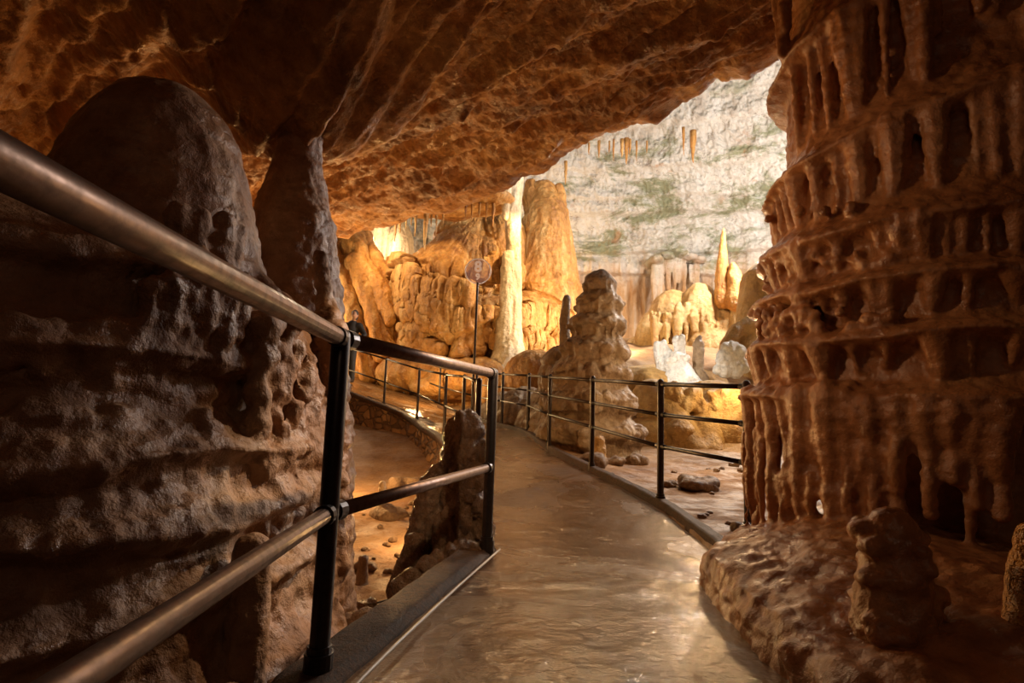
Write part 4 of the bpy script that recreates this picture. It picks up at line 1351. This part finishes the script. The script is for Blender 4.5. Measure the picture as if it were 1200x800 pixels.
# ---- right-hand back of the hall -------------------------------------------
def back_mounds():
    c = Clay(); rg = random.Random(61)
    d = 19.0
    def W(w, dd=d): return w / F * dd
    for (x, y, w, h, dd) in ((788, 380, 30, 42, 19.5), (820, 372, 24, 42, 19), (770, 400, 26, 40, 19.5), (845, 385, 24, 34, 19), (830, 410, 36, 34, 19), (800, 420, 40, 34, 19.5), (755, 420, 28, 30, 20)):
        c.ball(P(x, y, dd), (W(w), W(w) * .8, W(h)), None, 24, 14)
    for k in range(90):
        x = rg.uniform(762, 868); y = 358 + 6 * math.sin(x * .1) + rg.uniform(-3, 16)
        q = P(x, y + 6, 18.45 + rg.uniform(-.1, .2)); L = W(rg.choice([rg.uniform(6, 18), rg.uniform(14, 50)]))
        c.tube([q, q - np.array([0, 0, L])], [rg.uniform(.05, .10), .03], 7)
    o = c.build('draped_flowstone', M['yellow'], 0.045, 1, lambda v, n: 0.045 * ridged(S(v, 3, 3, .4), 3, 97) + 0.05 * fbm(v * 2.0, 3, 98))
    tag(o, 'rounded peach flowstone hung with white drips at the back of the hall', 'flowstone', None, 'thing')
    # canopy with long curtains over it (px 700-730 / 775-815, y 300)
    c = Clay()
    for (x, w) in ((790, 14), (803, 12), (814, 9), (777, 11), (766, 9), (796, 9)):
        c.ball(P(x, 299 + abs(x - 790) * .35 + (x % 3), 24.9), (W(w, 24), 1.0, W(4.5, 24)), (0, .1, 0), 20, 12)
    for k in range(26):
        x = rg.uniform(762, 818); q = P(x, 304 + abs(x - 790) * .35, 24.5); L = W(rg.uniform(8, 60), 24)
        c.tube([q, q - np.array([0, 0, L])], [rg.uniform(.07, .16), .05], 8)
    o = c.build('hanging_curtain', M['hall'], 0.04, 1, lambda v, n: 0.12 * fbm(v * 1.6, 3, 99) + .06 * ridged(S(v, 3, 3, .4), 2, 9))
    tag(o, 'brown-capped canopy with hanging curtains high above the peach flowstone', 'flowstone', None, 'thing')
    # pair of dark pointed stalagmites standing on the ledge
    for (pts, lab) in (([(848, 352, 18.5, .30), (846, 320, 18.5, .22), (847, 290, 18.5, .12), (848, 268, 18.5, .05)], 'tall pointed brown stalagmite on top of the peach flowstone'),
                       ([(862, 352, 18.2, .36), (863, 335, 18.2, .30), (860, 320, 18.2, .22), (859, 310, 18.2, .10)], 'shorter blunt dark stalagmite just right of the tall pointed one')):
        c = Clay(); c.tube([P(x, y, dd) for x, y, dd, r in pts], [r for *_, r in pts], 14)
        o = c.build('pointed_stalagmite', M['orange'], 0.035, 1, lambda v, n: 0.05 * fbm(v * 4, 3, 9)); tag(o, lab, 'stalagmite', None, 'thing')
    # yellow leaning slab and its curl
    c = Clay()
    c.tube([P(905, 340, 15.5), P(885, 385, 15.2), P(868, 415, 15)], [.9, .55, .3], 18)
    c.tube([P(880, 378, 14.8), P(862, 388, 14.8), P(850, 405, 14.8), P(846, 425, 14.9), P(838, 437, 15)], [.22, .20, .16, .14, .12], 12)
    c.ball(P(900, 420, 15.5), (.8, .8, 1.0), None, 20, 12)
    o = c.build('leaning_flowstone', M['yellow'], 0.035, 2, lambda v, n: 0.04 * fbm(v * 2, 3, 14)); tag(o, 'smooth yellow flowstone leaning at the edge of the right-hand column, with a curled rim', 'flowstone', None, 'thing')
    # white clusters
    c = Clay()
    for (x0, y0, x1, y1, r) in ((771, 405, 777, 440, .13), (778, 402, 786, 438, .10), (793, 398, 800, 420, .12), (799, 395, 797, 430, .10), (784, 412, 790, 440, .09)):
        c.tube([P(x0, y0, 13.6), P(x1, y1, 13.6)], [r, r * 1.1], 10)
    for k in range(30):
        c.ball(P(rg.gauss(794, 5), rg.uniform(415, 446), 13.4), rg.uniform(.06, .16), None, 8, 6)
    c.tube([P(794, 420, 13.5), P(797, 455, 13.5)], [.18, .62], 16)
    o = c.build('white_stalagmite', M['white'], 0.022, 1, lambda v, n: 0.05 * fbm(v * 5, 3, 15) - .02 * worley(v * 8, 3)); tag(o, 'dazzling white ribbed stalagmite cluster directly above the right railing', 'stalagmite', None, 'thing')
    c = Clay()
    c.tube([P(819, 403, 13.8), P(818, 420, 13.8), P(818, 432, 13.8), P(820, 446, 13.8)], [.13, .14, .13, .24], 12)
    c.tube([P(820, 395, 13.8), P(817, 404, 13.8)], [.06, .12], 8)
    o = c.build('stub_stalagmite', M['tower'], 0.018, 1, lambda v, n: 0.03 * fbm(v * 6, 3, 16)); tag(o, 'dark brown pale-capped stub of a stalagmite right of the white cluster', 'stalagmite', None, 'thing')
    c = Clay()
    for k in range(46):
        t = rg.random()
        c.ball(P(rg.gauss(858, 5 + 5 * t), 402 + 36 * t, 13.6), rg.uniform(.07, .18), None, 8, 6)
    o = c.build('cauliflower_stalagmite', M['white'], 0.022, 1, lambda v, n: 0.04 * fbm(v * 5, 3, 17)); tag(o, 'cream cauliflower-like stalagmite below the curled yellow rim', 'stalagmite', None, 'thing')
    # knobbly amber bank seen through the railing
    c = Clay()
    for (x, y, w, h, dd) in ((800, 470, 30, 20, 12.6), (835, 462, 34, 18, 12.8), (860, 480, 30, 26, 12.2), (815, 490, 22, 22, 12.4), (850, 505, 26, 26, 12)):
        c.ball(P(x, y, dd), (w / F * dd, w / F * dd * .8, h / F * dd), None, 20, 12)
    for k in range(60):
        x = rg.uniform(782, 868); q = P(x, 462 + rg.uniform(-8, 24), 12.0); c.ball(q, rg.uniform(.07, .2), None, 8, 6)
        if rg.random() < .5: c.tube([q, q - np.array([0, 0, rg.uniform(.15, .5)])], [.09, .05], 7)
    o = c.build('knobbly_flowstone', M['yellow'], 0.028, 1, lambda v, n: 0.05 * fbm(v * 4, 3, 18) - .04 * worley(v * 5, 4)); tag(o, 'knobbly amber flowstone bank seen through the right railing, below the white cluster', 'flowstone', None, 'thing')
    c = Clay()
    c.tube([P(797, 505, 11.6), P(797, 520, 11.6), P(798, 534, 11.6)], [.27, .20, .24], 14)
    c.ball(P(796, 503, 11.6), (.32, .3, .18), None, 14, 9)
    o = c.build('mushroom_stalagmite', M['yellow'], 0.02, 1, lambda v, n: 0.03 * fbm(v * 5, 3, 19)); tag(o, 'mushroom-shaped amber stalagmite standing on the dirt right of the third railing post', 'stalagmite', None, 'thing')
    c = Clay()
    c.tube([P(765, 470, 12.5), P(790, 500, 12.0), P(815, 528, 11.5)], [.5, .42, .25], 16)
    c.tube([P(835, 480, 12.5), P(825, 510, 12.0), P(832, 530, 11.6)], [.5, .42, .3], 16)
    c.ball(P(770, 515, 12.2), (.9, .7, .5), None, 20, 12)
    c.ball(P(755, 455, 14), (1.2, .9, .55), None, 20, 12)
    c.ball(P(780, 450, 14.4), (1.6, .9, .5), None, 20, 12)
    o = c.build('smooth_flowstone', M['yellow'], 0.03, 2, lambda v, n: 0.03 * fbm(v * 2, 3, 20)); tag(o, 'smooth golden flowstone slopes behind the right railing, running down to the dirt', 'flowstone', None, 'thing')
back_mounds()

# stones -----------------------------------------------------------------
rg = random.Random(77)
rock(703, 555, 0.42, 'angular brown slab at the foot of the amber stub beside the kerb', d=7.7, seed=1, flat=.5)
rock(716, 548, 0.3, 'small dark slab leaning behind the angular brown one near the tiered stalagmite', d=8.2, seed=2, flat=.4)
rock(822, 552, 0.42, 'largest wedge-shaped stone on the dirt between the last two right posts', d=6.6, seed=3, flat=.35)
rock(782, 552, 0.16, 'fist-sized stone on the dirt left of the wedge-shaped one', d=6.6, seed=4)
rock(747, 537, 0.26, 'rounded stone at the right foot of the tiered stalagmite', d=8.8, seed=5)
rock(432, 598, 0.16, 'small stone below the white-tipped stalagmite, in the hollow', d=4.9, seed=6)
rock(480, 540, 0.38, 'pale angular boulder in the hollow near the rubble wall', d=8.2, seed=8, flat=.8)
rock(437, 640, 0.13, 'dark shiny stone in the hollow above the short peg', d=4.2, seed=9, mat='stump')
rock(430, 712, 0.34, 'dark boulder tucked under the near kerb beside the nearest post', d=3.1, seed=10, mat='stump', flat=.7)
for k in range(46):
    px = rg.uniform(700, 870); py = rg.uniform(545, 640)
    q = Pz(px, py, 0.05)
    if q[0] < np.interp(q[1], RIGHT[:13, 1], RIGHT[:13, 0]) + 0.22 or q[1] > 9 or q[1] < 3.7: continue
    rock(px, py, rg.uniform(.04, .12), 'small loose stone scattered on the dirt behind the right railing', z=0.05, seed=100 + k, group='small stones behind the right railing')
for k in range(30):
    px = rg.uniform(425, 500); py = rg.uniform(590, 680)
    q = Pz(px, py, -0.42)
    if q[0] > np.interp(q[1], LEFT[:13, 1], LEFT[:13, 0]) - 0.45: continue
    rock(px, py, rg.uniform(.03, .10), 'small loose stone scattered on the orange floor of the hollow', z=-0.42, seed=200 + k, group='small stones in the hollow')
pts = [np.array([*Pz(x, y, -0.42)[:2], 0]) for x, y in ((428, 684), (440, 686), (452, 684), (466, 680), (476, 676))]
for q in pts: q[2] = float(ground_z(np.array([q[0]]), np.array([q[1]]))[0]) + 0.012
v, f = tube_mesh(pts, 0.007, 6); tag(mesh_obj('black_cable', v, f, M['black_cable']), 'short run of black cable on the floor of the hollow', 'cable', None, 'thing')

# ================================================================== RAILINGS
def cyl(p, q, r, nu=16): return tube_mesh([p, q], r, nu, round_ends=False)
HR = 1.10
def make_post(root, x, y, z, h, r=0.030, detail=True):
    v, f = tube_mesh([(x, y, z - 0.10), (x, y, z + h)], [r, r], 16)
    o = mesh_obj('post', v, f, M['steel_dark'], root)
    parts = [cyl((x, y, z - 0.03), (x, y, z + 0.055), r * 1.45), cyl((x, y, z + .055), (x, y, z + .075), r * 1.2)]
    v, f = join(parts)
    c = mesh_obj('base_collar', v, f, M['steel_dark'], o, smooth=False)
    return o

def railing(posts, heights, label, rr=0.019, pr=0.028, ph=1.12, group=None, mat='steel_rail', zoff=None, ext=None, off=0.0, collar=True):
    b = posts[0]
    root = thing('railing', (b[0], b[1], b[2]), label, 'railing', group)
    for p in posts: make_post(root, p[0], p[1], p[2], ph, pr)
    line = list(posts)
    if ext: line = ext[0] + line + ext[1]
    for h in heights:
        for i, (a, c_) in enumerate(zip(line[:-1], line[1:])):
            a = np.array(a, float); c_ = np.array(c_, float)
            u = (c_ - a) / np.linalg.norm(c_ - a)
            A = a + np.array([0, 0, h]); C = c_ + np.array([0, 0, h])
            v, f = tube_mesh([A, C], rr if h < 1 else rr * 1.12, 14, round_ends=False)
            seg = mesh_obj('top_rail' if h > 0.95 else 'mid_rail', v, f, M[mat], root)
            if collar:
                for (v, f) in (cyl(A + u * (pr * 0.9), A + u * (pr + 0.035), rr * 1.35, 14), cyl(C - u * (pr + 0.035), C - u * (pr * 0.9), rr * 1.35, 14)):
                    mesh_obj('rail_sleeve', v, f, M['steel_dark'], seg, smooth=False)
    return root

def gz(x, y): return float(path_z(np.array([x]), np.array([y]))[0])
p1 = (-0.565, 1.87, 0.03); p2 = (-0.108, 3.47, 0.03); p3 = (-0.275, 5.0, gz(-.3, 5.0))
near = railing([p1, p2], (1.035, 0.475), 'nearest steel railing with two worn rails, running from the left edge along the broad kerb', rr=0.0245, pr=0.031, ph=1.04,
               ext=([(-0.43, -1.0, 0.045)], []))
LP = [p3, (-0.66, 8.15, gz(-.7, 8.15)), (-1.10, 9.75, gz(-1.1, 9.75)), (-1.93, 12.0, gz(-1.93, 12.0)), (-2.86, 13.0, gz(-2.86, 13.0)), (-4.1, 14.1, gz(-4.1, 14.1))]
railing(LP, (1.05, 0.52), 'black two-rail railing along the top of the rubble wall, left of the walkway', rr=0.017, pr=0.026, ph=1.06, mat='steel_dark', collar=False)
RP = [(1.76, 4.25), (1.37, 5.2), (0.99, 6.86), (0.60, 8.6), (0.345, 10.6), (-0.16, 11.9), (-0.80, 13.4)]
RP = [(x, y, gz(x, y) + 0.03) for x, y in RP]
railing(RP, (1.05, 0.775, 0.49), 'dark three-rail railing right of the walkway, passing in front of the tall tiered stalagmite', rr=0.018, pr=0.030, ph=1.07, mat='steel_dark')
FP = [(-1.98, 16.0), (-3.3, 17.7), (-4.8, 18.9), (-6.4, 19.8)]
FP = [RP[-1]] + [(x, y, gz(x, y) + 0.02) for x, y in FP]
FP[0] = (-0.90, 13.6, gz(-.9, 13.6))
railing(FP, (1.08, 0.54), 'far black railing on the outer side of the path, in front of the amber dome', rr=0.02, pr=0.028, ph=1.10, mat='steel_dark', collar=False)

# ================================================================== SIGN
def build_sign():
    x, y = -0.70, 8.75
    b = P(551, 500, 8.7)
    x, y = b[0] + 0.02, 8.7
    z = gz(x, y)
    root = thing('number_sign', (x, y, z), 'round clear number sign on a thin black pole beside the path, reading 8 over 9', 'sign')
    top = P(554.5, 317.5, 8.7)
    r = 15.2 / F * 8.7
    v, f = tube_mesh([(x, y, z - .05), (x, y, top[2] - r * 0.98)], 0.018, 12); mesh_obj('pole', v, f, M['steel_dark'], root)
    v, f = cyl((x, y, z - .02), (x, y, z + 0.05), 0.05); mesh_obj('pole_foot', v, f, M['steel_dark'], root, smooth=False)
    cx, cz = x, top[2]
    # disc
    n = 64
    V = []
    for yy in (y - .006, y + .006):
        for i in range(n):
            a = 2 * PI * i / n; V.append((cx + math.cos(a) * r * .95, yy, cz + math.sin(a) * r * .95))
    f = [tuple(range(n)), tuple(range(2 * n - 1, n - 1, -1))] + [(i, i + n, (i + 1) % n + n, (i + 1) % n) for i in range(n)]
    disc = mesh_obj('clear_disc', V, f, M['acrylic'], root, smooth=False)
    pts = [(cx + math.cos(2 * PI * i / n) * r, y, cz + math.sin(2 * PI * i / n) * r) for i in range(n + 1)]
    v, f = tube_mesh(pts, 0.0105, 8, round_ends=False); mesh_obj('rim', v, f, M['rim'], root)
    for txt, size, dz, nm in (('8', 0.235, -0.005, 'number_eight'), ('9', 0.135, -0.135, 'number_nine')):
        cu = bpy.data.curves.new(nm, 'FONT'); cu.body = txt; cu.size = size; cu.extrude = 0.004; cu.offset = 0.006
        cu.align_x = 'CENTER'
        cu.materials.append(M['mark'])
        o = bpy.data.objects.new(nm, cu); COL.objects.link(o)
        o.rotation_euler = (PI / 2, 0, 0); o.location = (0.0, -0.012, cz - z + dz)
        bpy.context.view_layer.update()
        nm_ = bpy.data.meshes.new_from_object(o.evaluated_get(bpy.context.evaluated_depsgraph_get()))
        nm_.transform(o.matrix_world)
        bpy.data.objects.remove(o)
        o = bpy.data.objects.new(nm, nm_); COL.objects.link(o); o.parent = root
build_sign()

# ================================================================== PERSON
def build_person(K=1.15):
    d = 16.2
    # standing on the far path, seen from behind, elbows out
    hip = np.array(P(409, 408, d))
    g = gz(hip[0], hip[1])
    root = thing('person', (hip[0], hip[1], g), 'person in a black jacket on the far path, behind the top of the nearest post', 'person')
    A = np.array
    H = A([hip[0], hip[1], g + 0.95])
    sh = H + A([0.06, -0.04, 0.48]); nk = sh + A([0.03, -0.02, 0.08]); hd = nk + A([0.03, -0.05, 0.13])
    def arm(sy): return [sh + A([sy * .17, 0.0, -.02]), sh + A([sy * .31 + .02, -.06, -.25]), sh + A([sy * .27 + .02, -.24, -.38]), sh + A([sy * .25 + .02, -.30, -.40])]
    def leg(sy): return [H + A([sy * .09, 0, -.06]), H + A([sy * .11, -.03, -.48]), H + A([sy * .11, .03, -.87])]
    c = Clay()
    c.tube([H, H + A([.02, 0, .2]), H + A([.05, -.02, .36]), sh], [.13, .12, .145, .11], 16)
    c.tube([sh + A([-.15, 0, -.03]), sh + A([.15, 0, -.03])], [.075, .075], 12)
    c.tube([sh, nk, hd], [.07, .055, .06], 12)
    c.ball(hd + A([0, 0, .03]), (.075, .092, .115), None, 20, 14)
    c.ball(hd + A([0, -.092, .01]), (.014, .022, .022), None, 8, 6)
    for sy in (-1, 1):
        c.ball(hd + A([sy * .077, .0, .02]), (.012, .022, .032), None, 8, 6)
        a = arm(sy); c.tube(a, [.058, .044, .032, .027], 12)
        l = leg(sy); c.tube(l, [.09, .062, .042], 12)
        c.tube([l[-1], l[-1] + A([0, -.12, -.03])], [.04, .032], 10)
        w = a[-1]
        c.tube([w, w + A([0, -.05, 0]), w + A([0, -.08, -.005])], [.026, .034, .032], 10)
        for k in range(4):
            x_ = (k - 1.5) * .021; L = [.065, .078, .072, .055][k]
            c.tube([w + A([x_, -.085, -.004]), w + A([x_ * 1.1, -.085 - L * .55, -.012]), w + A([x_ * 1.1, -.085 - L * .75, -.012 - L * .45])], [.0105, .0095, .0085], 8)
        c.tube([w + A([-sy * .02, -.03, 0]), w + A([-sy * .05, -.065, -.015]), w + A([-sy * .055, -.095, -.03])], [.013, .0115, .0095], 8)
    c.build('body', M['skin'], 0.0075, 2, None, parent=root)
    c = Clay()
    c.tube([H + A([0, 0, -.08]), H + A([0.02, 0, .16]), H + A([.05, -.02, .34]), sh + A([0, 0, -.02])], [.175, .165, .185, .14], 18)
    c.tube([sh + A([-.17, 0, -.035]), sh + A([.17, 0, -.035])], [.10, .10], 14)
    c.tube([sh, nk + A([0, 0, -.02])], [.10, .075], 12)
    for sy in (-1, 1):
        a = arm(sy); c.tube([a[0], a[1], a[2]], [.088, .066, .05], 12, ends=True)
    c.build('jacket', M['jacket'], 0.014, 3, lambda v, n: 0.006 * fbm(v * 9, 3, 4), parent=root)
    c = Clay()
    c.tube([H + A([-.07, 0, -.02]), H + A([.07, 0, -.02])], [.13, .13], 14)
    for sy in (-1, 1):
        l = leg(sy); c.tube([l[0], l[1], l[2] + A([0, 0, .03])], [.118, .085, .07], 12)
    c.build('trousers', M['trousers'], 0.014, 3, lambda v, n: 0.005 * fbm(v * 9, 3, 5), parent=root)
    for sy in (-1, 1):
        a = H + A([sy * .11, .05, -.90])
        c = Clay(); c.tube([a, a + A([0, -.10, 0]), a + A([0, -.2, -.012])], [.052, .05, .04], 12); c.tube([a, a + A([0, 0, .1])], [.055, .055], 12)
        c.build('boot', M['boot'], 0.011, 2, None, parent=root)
    c = Clay(); c.ball(hd + A([0, .018, .05]), (.090, .096, .115), None, 18, 12); c.ball(hd + A([0, .03, -.03]), (.075, .07, .08), None, 14, 9)
    c.build('hair', M['hair'], 0.012, 2, lambda v, n: 0.004 * fbm(v * 30, 3, 6), parent=root)
    root.scale = (K, K, K)
build_person()

# ================================================================== LAMPS AND ADDED FILLS
def lamp(name, loc, energy, col, radius=0.12, spot=None, target=None, blend=0.6):
    l = bpy.data.lights.new(name, 'SPOT' if spot else 'POINT')
    l.energy = energy; l.color = col; l.shadow_soft_size = radius
    o = bpy.data.objects.new(name, l); COL.objects.link(o); o.location = loc
    if spot:
        l.spot_size = math.radians(spot); l.spot_blend = blend
        d = Vector(target) - Vector(loc)
        o.rotation_euler = d.to_track_quat('-Z', 'Y').to_euler()
    return o
WARM = (1.0, 0.70, 0.38); ORANGE = (1.0, 0.55, 0.20); NEUT = (1.0, 0.86, 0.70)
lamp('sign_fill', (-0.1, 5.6, 2.2), 80, (1.0, 0.85, 0.75), 0.04, 22, (-0.64, 8.7, 3.0))  # added spot that brightens rim and digits, not a lamp of the cave
lamp('hall_lamp', (8.0, 16.5, 7.0), 1900, (1.0, 0.92, 0.86), 0.3)
lamp('hall_lamp', (11.5, 14.5, 7.5), 1700, (1.0, 0.95, 0.94), 0.3)
lamp('hall_lamp', (0.5, 23.6, 6.5), 500, WARM, 0.3)
lamp('vault_lamp', (2.0, 12.0, 9.5), 1500, (1.0, 0.92, 0.84), 0.3, 110, (5, 26, 12))
lamp('dome_lamp', (0.9, 16.2, 6.9), 520, (1.0, 0.68, 0.34), 0.06, 95, (-1.8, 19.6, 3.2))
lamp('dome_lamp', (-2.3, 15.0, 1.6), 130, (1.0, 0.64, 0.28), 0.10)
lamp('dome_lamp', (3.6, 16.0, 3.6), 850, (1.0, 0.72, 0.40), 0.12, 90, (-1.0, 20, 4.5))
lamp('dome_lamp', (-5.0, 16.5, 7.0), 600, (1.0, 0.72, 0.40), 0.12, 90, (-2.0, 20, 4.5))
lamp('left_lamp', (-6.6, 17.6, 2.4), 240, (1.0, 0.62, 0.26), 0.12)
lamp('left_lamp', (-6.1, 17.5, 4.3), 70, (1.0, 0.86, 0.66), 0.1)
lamp('left_lamp', (-5.2, 21.6, 7.3), 320, (1.0, 0.82, 0.58), 0.12)
lamp('mound_lamp', (3.4, 17.2, 3.2), 90, (1.0, 0.76, 0.46), 0.12)
lamp('pit_lamp', (-2.3, 7.4, 0.45), 120, ORANGE, 0.08)
lamp('pit_lamp', (-0.85, 5.6, -0.1), 22, ORANGE, 0.06)
lamp('ceiling_lamp', (-2.9, 9.3, 1.3), 420, (1.0, 0.56, 0.20), 0.12, 100, (-0.6, 6.6, 3.4))
lamp('bank_lamp', (4.6, 11.4, 1.5), 60, (1.0, 0.72, 0.38), 0.1)
lamp('tower_lamp', (4.0, 8.6, 3.2), 120, (1.0, 0.76, 0.48), 0.1, 70, (1.2, 9.6, 1.2))
lamp('ceiling_lamp', (2.6, 7.6, 1.6), 60, (1.0, 0.62, 0.30), 0.08)
lamp('flank_lamp', (0.9, 3.5, 2.4), 190, (1.0, 0.68, 0.40), 0.04, 40, (-0.85, 3.0, 0.65))
lamp('column_lamp', (-0.9, 3.0, 2.3), 55, (1.0, 0.60, 0.32), 0.10, 64, (2.05, 2.8, 1.75))
lamp('cluster_fill', (2.7, 11.2, 2.9), 300, (1.0, 0.92, 0.82), 0.06, 42, (4.1, 13.6, 1.9))  # added fill spot, only there to whiten the stalagmite cluster
lamp('stump_lamp', (0.95, 1.9, 2.2), 80, (1.0, 0.74, 0.50), 0.04, 34, (-0.45, 3.8, 0.2))
lamp('path_fill', (0.75, 6.6, 2.9), 75, (1.0, 0.68, 0.36), 0.10, 50, (0.1, 3.5, 0.0))  # invented spot, added to warm and brighten the walkway
lamp('entrance_lamp', (0.3, -1.4, 2.5), 12, (1.0, 0.66, 0.46), 0.25)

w = bpy.data.worlds.new('world'); SC.world = w; w.use_nodes = True
w.node_tree.nodes['Background'].inputs[0].default_value = (0.02, 0.012, 0.008, 1)
w.node_tree.nodes['Background'].inputs[1].default_value = 0.1
SC.view_settings.view_transform = 'Standard'
SC.view_settings.look = 'None'
SC.view_settings.exposure = 0.25
SC.view_settings.gamma = 1.0
SC.view_settings.use_curve_mapping = False
SC.cycles.max_bounces = 5
SC.cycles.diffuse_bounces = 2
